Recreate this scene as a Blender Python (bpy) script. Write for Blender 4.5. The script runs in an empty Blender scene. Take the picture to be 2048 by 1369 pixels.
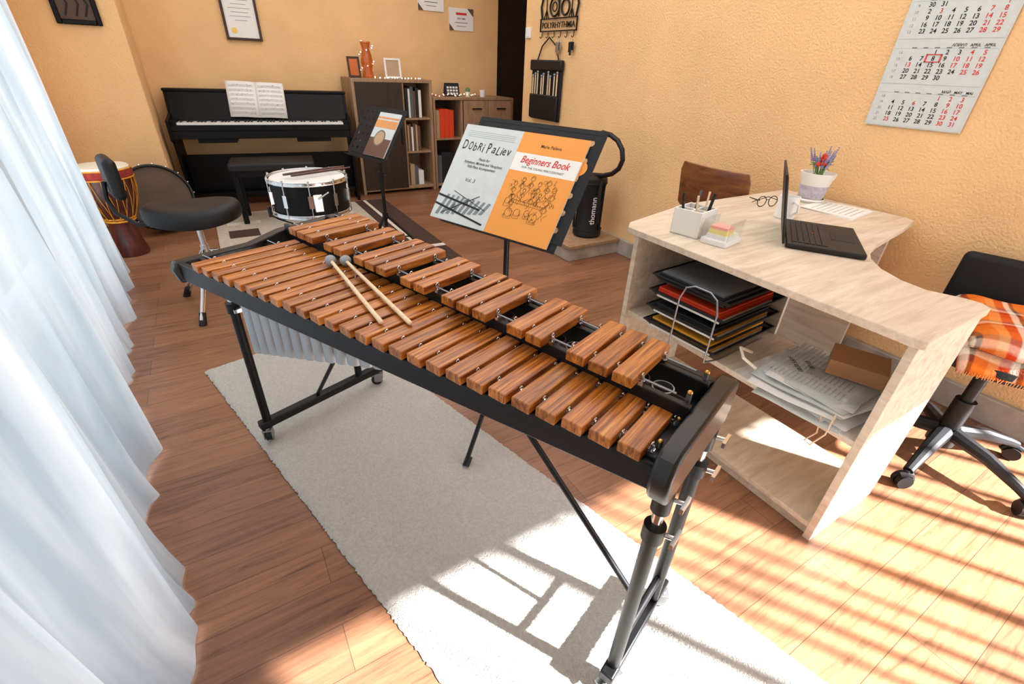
import bpy, math, random
from mathutils import Vector, Matrix
random.seed(7)
scene=bpy.context.scene; COL=scene.collection
try:
    scene.view_settings.view_transform='Standard'
except Exception: pass

# ------------------------------------------------------------ materials
def hexc(h):
    r=[int(h[i:i+2],16)/255 for i in (0,2,4)]
    return tuple((v/12.92 if v<=.04045 else ((v+.055)/1.055)**2.4) for v in r)+(1,)
def newmat(name):
    m=bpy.data.materials.new(name); m.use_nodes=True
    nt=m.node_tree; b=nt.nodes['Principled BSDF']; return m,nt,b
def mat(name,col,rough=.5,metal=0,var=.08,scale=6,bump=0,bscale=80,stretch=(1,1,1),coat=0,emis=0,trans=0,alpha=1,ior=1.45):
    m,nt,b=newmat(name); c=hexc(col)
    tc=nt.nodes.new('ShaderNodeTexCoord'); mp=nt.nodes.new('ShaderNodeMapping'); mp.inputs['Scale'].default_value=stretch
    nt.links.new(tc.outputs['Object'],mp.inputs[0])
    n=nt.nodes.new('ShaderNodeTexNoise'); n.inputs['Scale'].default_value=scale; n.inputs['Detail'].default_value=4
    nt.links.new(mp.outputs[0],n.inputs['Vector'])
    r=nt.nodes.new('ShaderNodeValToRGB')
    r.color_ramp.elements[0].position=.3; r.color_ramp.elements[1].position=.7
    r.color_ramp.elements[0].color=tuple(min(1,v*(1-var)) for v in c[:3])+(1,)
    r.color_ramp.elements[1].color=tuple(min(1,v*(1+var)) for v in c[:3])+(1,)
    nt.links.new(n.outputs[0],r.inputs[0]); nt.links.new(r.outputs[0],b.inputs['Base Color'])
    b.inputs['Roughness'].default_value=rough; b.inputs['Metallic'].default_value=metal
    b.inputs['Coat Weight'].default_value=coat; b.inputs['Alpha'].default_value=alpha
    b.inputs['Transmission Weight'].default_value=trans; b.inputs['IOR'].default_value=ior
    if emis:
        nt.links.new(r.outputs[0],b.inputs['Emission Color']); b.inputs['Emission Strength'].default_value=emis
    if bump:
        n2=nt.nodes.new('ShaderNodeTexNoise'); n2.inputs['Scale'].default_value=bscale; n2.inputs['Detail'].default_value=5
        nt.links.new(mp.outputs[0],n2.inputs['Vector'])
        bp=nt.nodes.new('ShaderNodeBump'); bp.inputs['Strength'].default_value=bump; bp.inputs['Distance'].default_value=.01
        nt.links.new(n2.outputs[0],bp.inputs['Height']); nt.links.new(bp.outputs[0],b.inputs['Normal'])
    return m
def wood(name,cols,stretch,scale=6,rough=.4,coat=0,rnd=True,bump=.1,var=.35,spec=.5):
    m,nt,b=newmat(name); b.inputs['Specular IOR Level'].default_value=spec
    tc=nt.nodes.new('ShaderNodeTexCoord'); oi=nt.nodes.new('ShaderNodeObjectInfo')
    add=nt.nodes.new('ShaderNodeVectorMath'); add.operation='ADD'
    mul=nt.nodes.new('ShaderNodeMath'); mul.operation='MULTIPLY'; mul.inputs[1].default_value=37 if rnd else 0
    nt.links.new(oi.outputs['Random'],mul.inputs[0]); nt.links.new(tc.outputs['Object'],add.inputs[0]); nt.links.new(mul.outputs[0],add.inputs[1])
    mp=nt.nodes.new('ShaderNodeMapping'); mp.inputs['Scale'].default_value=stretch; nt.links.new(add.outputs[0],mp.inputs[0])
    n=nt.nodes.new('ShaderNodeTexNoise'); n.inputs['Scale'].default_value=scale; n.inputs['Detail'].default_value=8; n.inputs['Roughness'].default_value=.65; n.inputs['Distortion'].default_value=.6
    nt.links.new(mp.outputs[0],n.inputs['Vector'])
    r=nt.nodes.new('ShaderNodeValToRGB'); e=r.color_ramp.elements
    e[0].position=.28; e[0].color=hexc(cols[0]); e[1].position=.72; e[1].color=hexc(cols[-1])
    for i,cc in enumerate(cols[1:-1]):
        x=e.new(.28+.44*(i+1)/(len(cols)-1)); x.color=hexc(cc)
    nt.links.new(n.outputs[0],r.inputs[0])
    hs=nt.nodes.new('ShaderNodeHueSaturation'); nt.links.new(r.outputs[0],hs.inputs['Color'])
    if rnd:
        mr=nt.nodes.new('ShaderNodeMapRange'); mr.inputs['To Min'].default_value=1-var; mr.inputs['To Max'].default_value=1+var*.6
        nt.links.new(oi.outputs['Random'],mr.inputs['Value']); nt.links.new(mr.outputs[0],hs.inputs['Value'])
    nt.links.new(hs.outputs[0],b.inputs['Base Color'])
    b.inputs['Roughness'].default_value=rough; b.inputs['Coat Weight'].default_value=coat; b.inputs['Coat Roughness'].default_value=.25
    bp=nt.nodes.new('ShaderNodeBump'); bp.inputs['Strength'].default_value=bump; bp.inputs['Distance'].default_value=.003
    nt.links.new(n.outputs[0],bp.inputs['Height']); nt.links.new(bp.outputs[0],b.inputs['Normal'])
    return m
def floor_mat():
    m,nt,b=newmat('laminate_planks')
    tc=nt.nodes.new('ShaderNodeTexCoord'); PW=.128
    k=nt.nodes.new('ShaderNodeTexBrick'); k.inputs['Scale'].default_value=1; k.inputs['Brick Width'].default_value=1.3; k.inputs['Row Height'].default_value=PW
    k.inputs['Mortar Size'].default_value=.0007; k.inputs['Mortar Smooth'].default_value=0; k.offset=.37
    k.inputs['Color1'].default_value=hexc('97694B'); k.inputs['Color2'].default_value=hexc('80573F'); k.inputs['Mortar'].default_value=hexc('482F20')
    nt.links.new(tc.outputs['Object'],k.inputs['Vector'])
    mp=nt.nodes.new('ShaderNodeMapping'); mp.inputs['Scale'].default_value=(1.2,17,1)
    sep=nt.nodes.new('ShaderNodeSeparateXYZ'); nt.links.new(tc.outputs['Object'],sep.inputs[0])
    fl=nt.nodes.new('ShaderNodeMath'); fl.operation='SNAP'; fl.inputs[1].default_value=PW; nt.links.new(sep.outputs[1],fl.inputs[0])
    cm=nt.nodes.new('ShaderNodeCombineXYZ'); m5=nt.nodes.new('ShaderNodeMath'); m5.operation='MULTIPLY'; m5.inputs[1].default_value=31.7
    nt.links.new(fl.outputs[0],m5.inputs[0]); nt.links.new(m5.outputs[0],cm.inputs[0])
    ad=nt.nodes.new('ShaderNodeVectorMath'); nt.links.new(tc.outputs['Object'],ad.inputs[0]); nt.links.new(cm.outputs[0],ad.inputs[1])
    nt.links.new(ad.outputs[0],mp.inputs[0])
    n=nt.nodes.new('ShaderNodeTexNoise'); n.inputs['Scale'].default_value=3.2; n.inputs['Detail'].default_value=9; n.inputs['Roughness'].default_value=.68; n.inputs['Distortion'].default_value=1.0
    nt.links.new(mp.outputs[0],n.inputs['Vector'])
    r=nt.nodes.new('ShaderNodeValToRGB'); e=r.color_ramp.elements
    e[0].position=.28; e[0].color=(.40,.37,.35,1); e[1].position=.70; e[1].color=(1.25,1.23,1.2,1)
    x=e.new(.45); x.color=(.88,.87,.86,1)
    nt.links.new(n.outputs[0],r.inputs[0])
    mx=nt.nodes.new('ShaderNodeMixRGB'); mx.blend_type='MULTIPLY'; mx.inputs[0].default_value=1
    nt.links.new(k.outputs['Color'],mx.inputs[1]); nt.links.new(r.outputs[0],mx.inputs[2]); nt.links.new(mx.outputs[0],b.inputs['Base Color'])
    b.inputs['Roughness'].default_value=.4
    bp=nt.nodes.new('ShaderNodeBump'); bp.inputs['Strength'].default_value=.12; bp.inputs['Distance'].default_value=.003
    nt.links.new(n.outputs[0],bp.inputs['Height']); nt.links.new(bp.outputs[0],b.inputs['Normal'])
    return m
def curtain_mat():
    m=bpy.data.materials.new('sheer_voile'); m.use_nodes=True; nt=m.node_tree; nt.nodes.clear()
    o=nt.nodes.new('ShaderNodeOutputMaterial'); d=nt.nodes.new('ShaderNodeBsdfDiffuse'); t=nt.nodes.new('ShaderNodeBsdfTranslucent'); tr=nt.nodes.new('ShaderNodeBsdfTransparent')
    tc=nt.nodes.new('ShaderNodeTexCoord'); mp=nt.nodes.new('ShaderNodeMapping'); mp.inputs['Scale'].default_value=(1,6,.5)
    n=nt.nodes.new('ShaderNodeTexNoise'); n.inputs['Scale'].default_value=1.8; n.inputs['Detail'].default_value=4; nt.links.new(tc.outputs['Object'],mp.inputs[0]); nt.links.new(mp.outputs[0],n.inputs['Vector'])
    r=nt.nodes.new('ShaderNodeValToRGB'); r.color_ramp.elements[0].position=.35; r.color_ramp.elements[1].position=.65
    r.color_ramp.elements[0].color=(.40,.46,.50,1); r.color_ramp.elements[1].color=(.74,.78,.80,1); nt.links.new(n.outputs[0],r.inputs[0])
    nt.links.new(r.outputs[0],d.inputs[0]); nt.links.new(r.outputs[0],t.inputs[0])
    a=nt.nodes.new('ShaderNodeMixShader'); a.inputs[0].default_value=.40; nt.links.new(d.outputs[0],a.inputs[1]); nt.links.new(t.outputs[0],a.inputs[2])
    b2=nt.nodes.new('ShaderNodeMixShader'); b2.inputs[0].default_value=.10; nt.links.new(a.outputs[0],b2.inputs[1]); nt.links.new(tr.outputs[0],b2.inputs[2])
    nt.links.new(b2.outputs[0],o.inputs[0]); return m
def plaid_mat():
    m,nt,b=newmat('orange_plaid_wool'); tc=nt.nodes.new('ShaderNodeTexCoord'); sep=nt.nodes.new('ShaderNodeSeparateXYZ')
    dn=nt.nodes.new('ShaderNodeTexNoise'); dn.inputs['Scale'].default_value=4; ml=nt.nodes.new('ShaderNodeMixRGB'); ml.blend_type='ADD'; ml.inputs[0].default_value=.05
    nt.links.new(tc.outputs['Object'],dn.inputs['Vector']); nt.links.new(tc.outputs['Object'],ml.inputs[1]); nt.links.new(dn.outputs['Color'],ml.inputs[2]); nt.links.new(ml.outputs[0],sep.inputs[0])
    def band(out,freq,cols):
        mu=nt.nodes.new('ShaderNodeMath'); mu.operation='MULTIPLY'; mu.inputs[1].default_value=freq; nt.links.new(out,mu.inputs[0])
        fr=nt.nodes.new('ShaderNodeMath'); fr.operation='FRACT'; nt.links.new(mu.outputs[0],fr.inputs[0])
        r=nt.nodes.new('ShaderNodeValToRGB'); e=r.color_ramp.elements
        e[0].position=0; e[0].color=hexc(cols[0][1]); e[1].position=cols[1][0]; e[1].color=hexc(cols[1][1])
        for p,cc in cols[2:]:
            q=e.new(p); q.color=hexc(cc)
        nt.links.new(fr.outputs[0],r.inputs[0]); return r
    A=band(sep.outputs[0],6.5,[(0,'E06A1E'),(.30,'E06A1E'),(.33,'A8321A'),(.42,'A8321A'),(.45,'E8DCC8'),(.54,'E8DCC8'),(.57,'7E7468'),(.66,'7E7468'),(.69,'E8863A'),(.95,'E8863A')])
    B_=band(sep.outputs[1],7.5,[(0,'E27A2C'),(.28,'E27A2C'),(.31,'5E3E2C'),(.38,'5E3E2C'),(.41,'EADCC6'),(.52,'EADCC6'),(.56,'CC4418'),(.75,'CC4418'),(.79,'E89850')])
    mx=nt.nodes.new('ShaderNodeMixRGB'); mx.inputs[0].default_value=.62; nt.links.new(A.outputs[0],mx.inputs[1]); nt.links.new(B_.outputs[0],mx.inputs[2]); nt.links.new(mx.outputs[0],b.inputs['Base Color'])
    b.inputs['Roughness'].default_value=1; b.inputs['Specular IOR Level'].default_value=.1
    n=nt.nodes.new('ShaderNodeTexNoise'); n.inputs['Scale'].default_value=160; bp=nt.nodes.new('ShaderNodeBump'); bp.inputs['Strength'].default_value=.8; bp.inputs['Distance'].default_value=.004
    nt.links.new(tc.outputs['Object'],n.inputs['Vector']); nt.links.new(n.outputs[0],bp.inputs['Height']); nt.links.new(bp.outputs[0],b.inputs['Normal']); return m

M={}
M['wall']=mat('orange_stucco','EEC28C',.85,var=.05,scale=3,bump=.55,bscale=95)
M['ceil']=mat('white_plaster','EDE9E2',.9,bump=.2)
M['floor']=floor_mat()
M['rug']=mat('greige_pile','CDC8BE',.98,var=.09,scale=110,bump=1.0,bscale=230)
M['rug2']=mat('cream_pile','C9BBA8',.98,var=.1,scale=40,bump=.8,bscale=200)
M['rug2b']=mat('brown_pile','4A342B',.98,var=.15,scale=40,bump=.8,bscale=200)
M['rug2w']=mat('ivory_pile','E3DACB',.98,var=.08,scale=40,bump=.8,bscale=200)
M['bar']=wood('padauk_bar',['3E1C06','8A4A16','BE742A','D69848'],(48,2.0,14),3,.33,.06,True,.10,.18)
M['oak']=wood('light_oak_board',['BDAA92','D6C6B0','E6DAC9'],(14,1.6,14),2.2,.5,0,False,.1)
M['oakx']=wood('light_oak_board_x',['BDAA92','D6C6B0','E6DAC9'],(1.6,14,14),2.2,.5,0,False,.1)
M['oak2']=wood('sonoma_oak',['82644A','9E7E60','B09070'],(10,10,1.5),2.4,.55,0,False,.1)
M['dark']=wood('wenge_board',['1A110D','2A1C16','35261E'],(12,12,1.4),2.4,.5,0,False,.08)
M['ply']=wood('varnished_plywood',['4E2812','7A4522','96602F'],(10,1.5,10),2.5,.35,.3,False,.08)
M['blackwood']=wood('black_ash',['040404','080707','0C0A09'],(2,12,12),2.4,.5,0,False,.06,.35,.22)
M['black']=mat('black_metal','0B0B0D',.42,.2,var=.2)
M['blackm']=mat('matte_black','101012',.7,0,var=.15,bump=.1)
M['vinyl']=mat('black_vinyl','0C0C0E',.5,0,var=.15,bump=.2,bscale=220)
M['plastic']=mat('black_plastic','121214',.5,0,var=.12)
M['espresso']=mat('espresso_lacquer','110C0A',.38,0,var=.15,coat=.1)
M['chrome']=mat('chrome','D9DADC',.15,1,var=.04)
M['steel']=mat('brushed_steel','9A9C9E',.35,.9,var=.08)
M['alu']=mat('satin_aluminium_tube','A6ABAF',.42,.5,var=.06)
M['brass']=mat('brass','C79A55',.3,.9,var=.1)
M['white']=mat('white_plastic','ECEAE6',.45,var=.03)
M['paper']=mat('white_paper','EBEAE4',.85,var=.02)
M['paperg']=mat('grey_paper','CDD3D0',.8,var=.04,scale=30)
M['ink']=mat('black_ink','16181A',.7)
M['grey']=mat('grey_ink','7E8788',.7)
M['red']=mat('red_ink','D23A30',.7)
M['orange']=mat('orange_cover','EE9C42',.5,var=.04)
M['redf']=mat('red_folder','E04420',.5)
M['yelf']=mat('yellow_folder','E9A63A',.5)
M['card']=mat('cardboard','B5835A',.85,var=.07,bump=.1)
M['cream']=mat('cream_skin','E6DDC8',.6,var=.08)
M['head']=mat('drum_head','DEDCD5',.5,var=.05)
M['rope']=mat('yellow_rope','D48E28',.8,var=.25,scale=40)
M['redc']=mat('red_cloth','8E2C22',.85,var=.4,scale=40)
M['dwood']=wood('djembe_wood',['160A08','481A12','6A2A1A'],(8,8,2),3,.4,.3,False,.1)
M['stick']=wood('maple_stick',['D6B38A','E4C8A2','EED8B8'],(20,20,3),3,.5,0,False,.05)
M['mallet']=mat('grey_rubber','979CA0',.6,var=.08)
M['tile']=mat('stone_tile','A89E92',.5,var=.25,scale=9,bump=.15)
M['glass']=mat('clear_acrylic','F4F8F8',.06,0,var=0,trans=.95,alpha=.35,ior=1.3)
M['film']=mat('plastic_film','EAEDEC',.12,0,var=.02,alpha=.28)
M['screen']=mat('dark_screen','0C0D10',.12)
M['keyp']=mat('key_plastic','1B1C20',.5)
M['ivory']=mat('ivory_key','F2F0EA',.3,var=.02)
M['pot']=mat('white_glazed_pot','E8E5E0',.35,var=.03)
M['mauve']=mat('mauve_pattern','B7B0BE',.5,var=.2,scale=60)
M['leaf']=mat('leaf_green','6E8A55',.7,var=.2)
M['lav']=mat('lavender','8F8AB4',.8,var=.25,scale=60)
M['flor']=mat('red_flower','D2402A',.7,var=.2)
M['amber']=mat('amber_glass','B85A22',.25,var=.2,coat=.3,emis=.1)
M['wframe']=mat('brown_frame','3A2216',.4,var=.2)
M['bulb']=mat('warm_bulb','FFD9A0',.3,emis=4)
M['bulbp']=mat('pink_bulb','FFB0B0',.3,emis=3)
M['bulbb']=mat('blue_bulb','B8D4FF',.3,emis=3)
M['plaid']=plaid_mat()
M['curtain']=curtain_mat()
M['shadow']=mat('doorway_shade','140D0A',.6,var=.2)  # near-black colour that stands for the shade inside the doorway
M['pink']=mat('pink_notes','F0A59A',.8)
M['yel']=mat('yellow_notes','EFD98A',.8)
M['bk1']=mat('book_brown','6A4A3A',.7); M['bk2']=mat('book_grey','5A5E62',.7); M['bk3']=mat('book_dark','1E2024',.6); M['bk4']=mat('book_tan','B59A7A',.7)
M['bhead']=mat('brown_drum_skin','54402F',.6,var=.2)
M['gold']=mat('gold_seal','D8B860',.35,.6)
M['apri']=mat('apricot_print','D9985E',.7,var=.1)

# ------------------------------------------------------------ mesh builder
_tc={}
def textgeo(s,bold=0,shear=0):
    k=(s,bold,shear)
    if k in _tc: return _tc[k]
    cu=bpy.data.curves.new('t','FONT'); cu.body=s; cu.size=1; cu.offset=bold; cu.shear=shear; cu.resolution_u=3
    ob=bpy.data.objects.new('t',cu); COL.objects.link(ob); bpy.context.view_layer.update()
    dg=bpy.context.evaluated_depsgraph_get(); me=bpy.data.meshes.new_from_object(ob.evaluated_get(dg))
    v=[tuple(x.co) for x in me.vertices]; f=[tuple(p.vertices) for p in me.polygons]
    bpy.data.objects.remove(ob); bpy.data.curves.remove(cu); bpy.data.meshes.remove(me)
    xs=[a[0] for a in v] or [0,1]
    _tc[k]=(v,f,min(xs),max(xs)); return _tc[k]
class B:
    def __init__(s): s.v=[];s.f=[];s.m=[]
    def add(s,vs,fs,mi=0,mx=None):
        o=len(s.v)
        for v in vs:
            v=Vector(v)
            if mx is not None: v=mx@v
            s.v.append(tuple(v))
        for f in fs: s.f.append(tuple(i+o for i in f)); s.m.append(mi)
        return s
    def box(s,x0,x1,y0,y1,z0,z1,mi=0,mx=None):
        vs=[(x,y,z) for z in (z0,z1) for y in (y0,y1) for x in (x0,x1)]
        return s.add(vs,[(0,2,3,1),(4,5,7,6),(0,1,5,4),(2,6,7,3),(0,4,6,2),(1,3,7,5)],mi,mx)
    def prism(s,poly,z0,z1,mi=0,mx=None):
        n=len(poly); a=sum(poly[i][0]*poly[(i+1)%n][1]-poly[(i+1)%n][0]*poly[i][1] for i in range(n))
        if a<0: poly=poly[::-1]
        vs=[(x,y,z0) for x,y in poly]+[(x,y,z1) for x,y in poly]
        fs=[tuple(range(n-1,-1,-1)),tuple(range(n,2*n))]+[(i,(i+1)%n,n+(i+1)%n,n+i) for i in range(n)]
        return s.add(vs,fs,mi,mx)
    def prismx(s,poly,x0,x1,mi=0): # poly in (y,z)
        mx=Matrix(((0,0,1,0),(1,0,0,0),(0,1,0,0),(0,0,0,1)))
        return s.prism(poly,x0,x1,mi,mx)
    def cyl(s,p0,p1,r,r1=None,n=14,mi=0,caps=True):
        p0=Vector(p0);p1=Vector(p1);d=(p1-p0)
        if d.length<1e-7: return s
        d.normalize(); a=d.orthogonal().normalized(); b=d.cross(a); r1=r if r1 is None else r1
        vs=[]
        for p,q in ((p0,r),(p1,r1)):
            for i in range(n):
                t=2*math.pi*i/n; vs.append(p+a*math.cos(t)*q+b*math.sin(t)*q)
        fs=[(i,(i+1)%n,n+(i+1)%n,n+i) for i in range(n)]
        if caps: fs+=[tuple(range(n-1,-1,-1)),tuple(range(n,2*n))]
        return s.add(vs,fs,mi)
    def tube(s,pts,r,n=8,mi=0,closed=False):
        pts=[Vector(p) for p in pts]; N=len(pts); vs=[]; prev=None
        for i,p in enumerate(pts):
            if closed: d=(pts[(i+1)%N]-pts[i-1])
            else: d=pts[min(i+1,N-1)]-pts[max(i-1,0)]
            d.normalize()
            a=d.orthogonal().normalized() if prev is None else (prev-d*prev.dot(d)).normalized()
            prev=a; b=d.cross(a); rr=r[i] if isinstance(r,(list,tuple)) else r
            for k in range(n):
                t=2*math.pi*k/n; vs.append(p+a*math.cos(t)*rr+b*math.sin(t)*rr)
        fs=[]
        for i in range(N if closed else N-1):
            j=(i+1)%N
            for k in range(n): fs.append((i*n+k,i*n+(k+1)%n,j*n+(k+1)%n,j*n+k))
        if not closed: fs+=[tuple(range(n-1,-1,-1)),tuple(range((N-1)*n,N*n))]
        return s.add(vs,fs,mi)
    def lathe(s,prof,n=32,mi=0,c=(0,0,0),mx=None,sx=1,sy=1):
        vs=[];fs=[]
        for r,z in prof:
            for k in range(n):
                t=2*math.pi*k/n; vs.append((c[0]+r*sx*math.cos(t),c[1]+r*sy*math.sin(t),c[2]+z))
        for i in range(len(prof)-1):
            for k in range(n): fs.append((i*n+k,i*n+(k+1)%n,(i+1)*n+(k+1)%n,(i+1)*n+k))
        return s.add(vs,fs,mi,mx)
    def ball(s,c,r,mi=0,n=12,sc=(1,1,1)):
        prof=[(max(1e-4,math.sin(math.pi*i/8)),-math.cos(math.pi*i/8)) for i in range(9)]
        mx=Matrix.Translation(c)@Matrix.Diagonal((r*sc[0],r*sc[1],r*sc[2],1))
        return s.lathe(prof,n,mi,mx=mx)
    def ring(s,c,R,r,n=40,m=8,mi=0,ax='z'):
        pts=[]
        for i in range(n):
            t=2*math.pi*i/n; u,w=R*math.cos(t),R*math.sin(t)
            pts.append((c[0]+u,c[1]+w,c[2]) if ax=='z' else ((c[0]+u,c[1],c[2]+w) if ax=='y' else (c[0],c[1]+u,c[2]+w)))
        return s.tube(pts,r,m,mi,True)
    def text(s,t,x,y,size,mi=0,z=0,align='l',bold=0,shear=0,mx=None,width=None,rot=0):
        v,f,x0,x1=textgeo(t,bold,shear); w=(x1-x0)*size; sx=size
        if width: sx=size*width/w; w=width
        ox={'l':0,'c':-w/2,'r':-w}[align]; cr,sr=math.cos(rot),math.sin(rot); vs=[]
        for a in v:
            px=ox+(a[0]-x0)*sx; py=a[1]*size; vs.append((x+px*cr-py*sr,y+px*sr+py*cr,z))
        return s.add(vs,f,mi,mx)
    def obj(s,name,mats,parent=None,loc=(0,0,0),rot=(0,0,0),bevel=0,seg=2,smooth=True,angle=35,mx=None,solid=0,subsurf=0,**props):
        me=bpy.data.meshes.new(name); me.from_pydata(s.v,[],s.f); me.polygons.foreach_set('material_index',s.m)
        for k in (mats if isinstance(mats,(list,tuple)) else [mats]): me.materials.append(M[k])
        if smooth:
            me.polygons.foreach_set('use_smooth',[True]*len(s.f)); me.set_sharp_from_angle(angle=math.radians(angle))
        me.update(); o=bpy.data.objects.new(name,me); COL.objects.link(o)
        o.location=loc; o.rotation_euler=rot
        if mx is not None: o.matrix_world=mx
        if parent: o.parent=parent
        if solid:
            d=o.modifiers.new('s','SOLIDIFY'); d.thickness=solid; d.offset=0
        if bevel:
            d=o.modifiers.new('b','BEVEL'); d.width=bevel; d.segments=seg; d.limit_method='ANGLE'; d.angle_limit=math.radians(40)
        if subsurf:
            d=o.modifiers.new('u','SUBSURF'); d.levels=subsurf; d.render_levels=subsurf
        for k,v in props.items(): o[k]=v
        return o
def thing(name,label,category,loc=(0,0,0),rz=0,mx=None,group=None):
    e=bpy.data.objects.new(name,None); COL.objects.link(e); e.empty_display_size=.05
    if mx is not None: e.matrix_world=mx
    else: e.location=loc; e.rotation_euler=(0,0,rz)
    e['label']=label; e['category']=category
    if group: e['group']=group
    return e
S='structure'
def lerp(a,b,t): return a+(b-a)*t

# ------------------------------------------------------------ room
B().box(-1.1,4.3,-1.3,6.0,-.05,0).obj('floor','floor',kind=S)
B().box(-1.1,4.3,-1.3,6.0,2.6,2.65).obj('ceiling','ceil',kind=S)
B().box(-1.1,3.15,5.6,5.75,0,2.6).box(3.95,4.3,5.6,5.75,0,2.6).box(3.15,3.95,5.6,5.75,2.1,2.6).obj('wall_back','wall',kind=S)
B().box(3.15,3.95,5.64,5.68,0,2.1).obj('doorway_shade_sheet','shadow',kind=S)  # dark sheet across the doorway, its shade put into the colour
B().box(-1.1,-.34,4.9,5.6,0,2.6).obj('wall_alcove','wall',kind=S,bevel=.012)
B().box(2.64,2.8,0.0,4.2,0,2.6).obj('wall_right','wall',kind=S,bevel=.02)
B().box(2.8,4.3,4.05,4.2,0,2.6).obj('wall_passage','wall',kind=S)
B().box(4.2,4.3,4.2,5.6,0,2.6).obj('wall_far_right','wall',kind=S)
B().box(2.8,3.6,-.0,.1,0,2.6).box(3.5,3.6,-1.2,0,0,2.6).obj('wall_recess','wall',kind=S)
B().box(-1.1,-.98,-1.3,-.4,0,2.6).box(-1.1,-.98,4.0,4.9,0,2.6).box(-1.1,-.98,-.4,4.0,2.35,2.6).box(-1.1,-.98,-.4,4.0,0,.12).obj('wall_left','wall',kind=S)
w=B().box(-1.06,-1.0,-.4,4.0,.12,.18).box(-1.06,-1.0,-.4,4.0,2.29,2.35)
for y in (-.4,.65,1.75,2.85,3.94): w.box(-1.06,-1.0,y,y+.06,.12,2.35)
w.obj('window_1','white',kind=S)
B().box(-1.1,1.0,-1.3,-1.18,0,2.6).box(3.4,3.6,-1.3,-1.18,0,2.6).box(1.0,3.4,-1.3,-1.18,1.9,2.6).obj('wall_front','wall',kind=S)
w=B().box(1.0,3.4,-1.26,-1.2,1.84,1.9).box(1.0,3.4,-1.26,-1.2,0,.06).box(1.0,1.04,-1.26,-1.2,0,1.9).box(3.36,3.4,-1.26,-1.2,0,1.9)
w.obj('window_2','white',kind=S)
bl=thing('sun_stripe_blocker','unseen white slats added to break the sunlight into stripes','sun blocker',(0,-1.1,0))  # added out of view to block the sun in stripes, spaced for the floor pattern
B().box(1.04,3.36,-.02,.02,1.80,1.84).obj('blocker_rail','white',bl)
for q,wd in [(.57,.025),(.93,.055),(1.12,.02),(1.20,.025),(1.29,.025),(1.38,.02),(1.52,.05),(1.70,.03),(1.92,.05),(2.02,.02),(2.16,.04),(2.40,.04)]:
    X=q+.686; B().box(X-wd/2,X+wd/2,-.003,.003,.02,1.8).obj('blocker_slat','white',bl)
B().box(2.61,2.64,0,4.2,0,.12).obj('baseboard_right','tile',kind=S,bevel=.003)
B().box(2.13,2.61,2.62,4.2,0,.10,0).box(2.11,2.61,2.60,4.2,.10,.125,1).obj('trim_1',['tile','oak2'],kind=S,bevel=.003)

# ------------------------------------------------------------ curtains
def curtain(y0,y1,x0,x1,ph,lab):
    b=B(); ny=int((y1-y0)*110); nz=30; vs=[];fs=[]
    for j in range(nz+1):
        z=2.42*(j/nz)+.004
        k=1-z/2.42
        for i in range(ny+1):
            y=lerp(y0,y1,i/ny); x=lerp(x0,x1,i/ny)-.045
            amp=.015+.015*k
            wv=math.sin(y*2*math.pi/.30+ph+2.0*math.sin(y*2.9+ph)+.9*k)*amp+math.sin(y*2*math.pi/.11+2*ph+1.8*math.sin(y*5)+z*.9)*amp*.30+.016*k*math.sin(y*2*math.pi/.52+ph*3+z*1.3)
            hm=max(0,k-.90)/.10
            x+=wv-.07*(1-k)+.030*hm*hm*(.5+.5*math.sin(y*17+ph+2*math.sin(y*7)))
            yy=y+.018*k*math.sin(y*23+z*2.5)
            vs.append((x,yy,max(.004,z+(.014*math.sin(y*15+ph) if j==0 else 0))))
    for j in range(nz):
        for i in range(ny):
            a=j*(ny+1)+i; fs.append((a,a+1,a+ny+2,a+ny+1))
    b.add(vs,fs); return b.obj('curtain','curtain',angle=180,label=lab,category='curtain',group='sheer window curtains')
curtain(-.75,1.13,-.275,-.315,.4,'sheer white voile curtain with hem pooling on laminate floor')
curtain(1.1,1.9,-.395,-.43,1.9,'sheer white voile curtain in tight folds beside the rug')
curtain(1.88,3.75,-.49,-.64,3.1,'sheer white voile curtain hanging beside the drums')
rd=B().cyl((-.44,-.8,2.44),(-.75,3.95,2.44),.012); rd.obj('curtain_rod','white',label='slim white curtain rod above the window',category='curtain rod')

# ------------------------------------------------------------ rugs
def rugmesh(w,l,h,nx,ny,jit):
    b=B(); vs=[];fs=[]
    for j in range(ny+1):
        for i in range(nx+1):
            ex=min(i,nx-i,j,ny-j); z=h*(0.25 if ex==0 else (.8 if ex==1 else 1))+random.uniform(-1,1)*jit*(ex>0)
            x=w*i/nx+(random.uniform(-1,1)*.003 if ex==0 else 0); y=l*j/ny+(random.uniform(-1,1)*.003 if ex==0 else 0); vs.append((x,y,z))
    for j in range(ny):
        for i in range(nx):
            a=j*(nx+1)+i; fs.append((a,a+1,a+nx+2,a+nx+1))
    return b.add(vs,fs)
ang=math.atan2(-.968,.25)
r=rugmesh(2.95,.67,.012,420,96,.0018)
r.obj('runner_rug','rug',loc=(-.27,2.21,.001),rot=(0,0,ang),angle=180,label='long greige low-pile runner rug beneath the xylophone',category='rug')
r=B().box(0,1.55,0,1.9,.002,.010,0)
r.box(1.25,1.55,0,1.9,.0105,.013,1).box(1.33,1.36,0,1.9,.0135,.014,2).box(0.0,1.25,0,.12,.0105,.012,1).box(0,1.55,.3,.36,.0145,.015,2)
for i in range(3):
    for j in range(4):
        if (i+j)%2==0: r.box(.08+i*.4,.3+i*.4,.42+j*.36,.62+j*.36,.0105,.012,1)
        else: r.box(.08+i*.4,.34+i*.4,.42+j*.36,.5+j*.36,.0105,.012,2)
r.obj('patterned_rug',['rug2','rug2b','rug2w'],loc=(-.12,3.02,0),label='cream rug with dark brown rectangles before the piano',category='rug')

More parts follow.
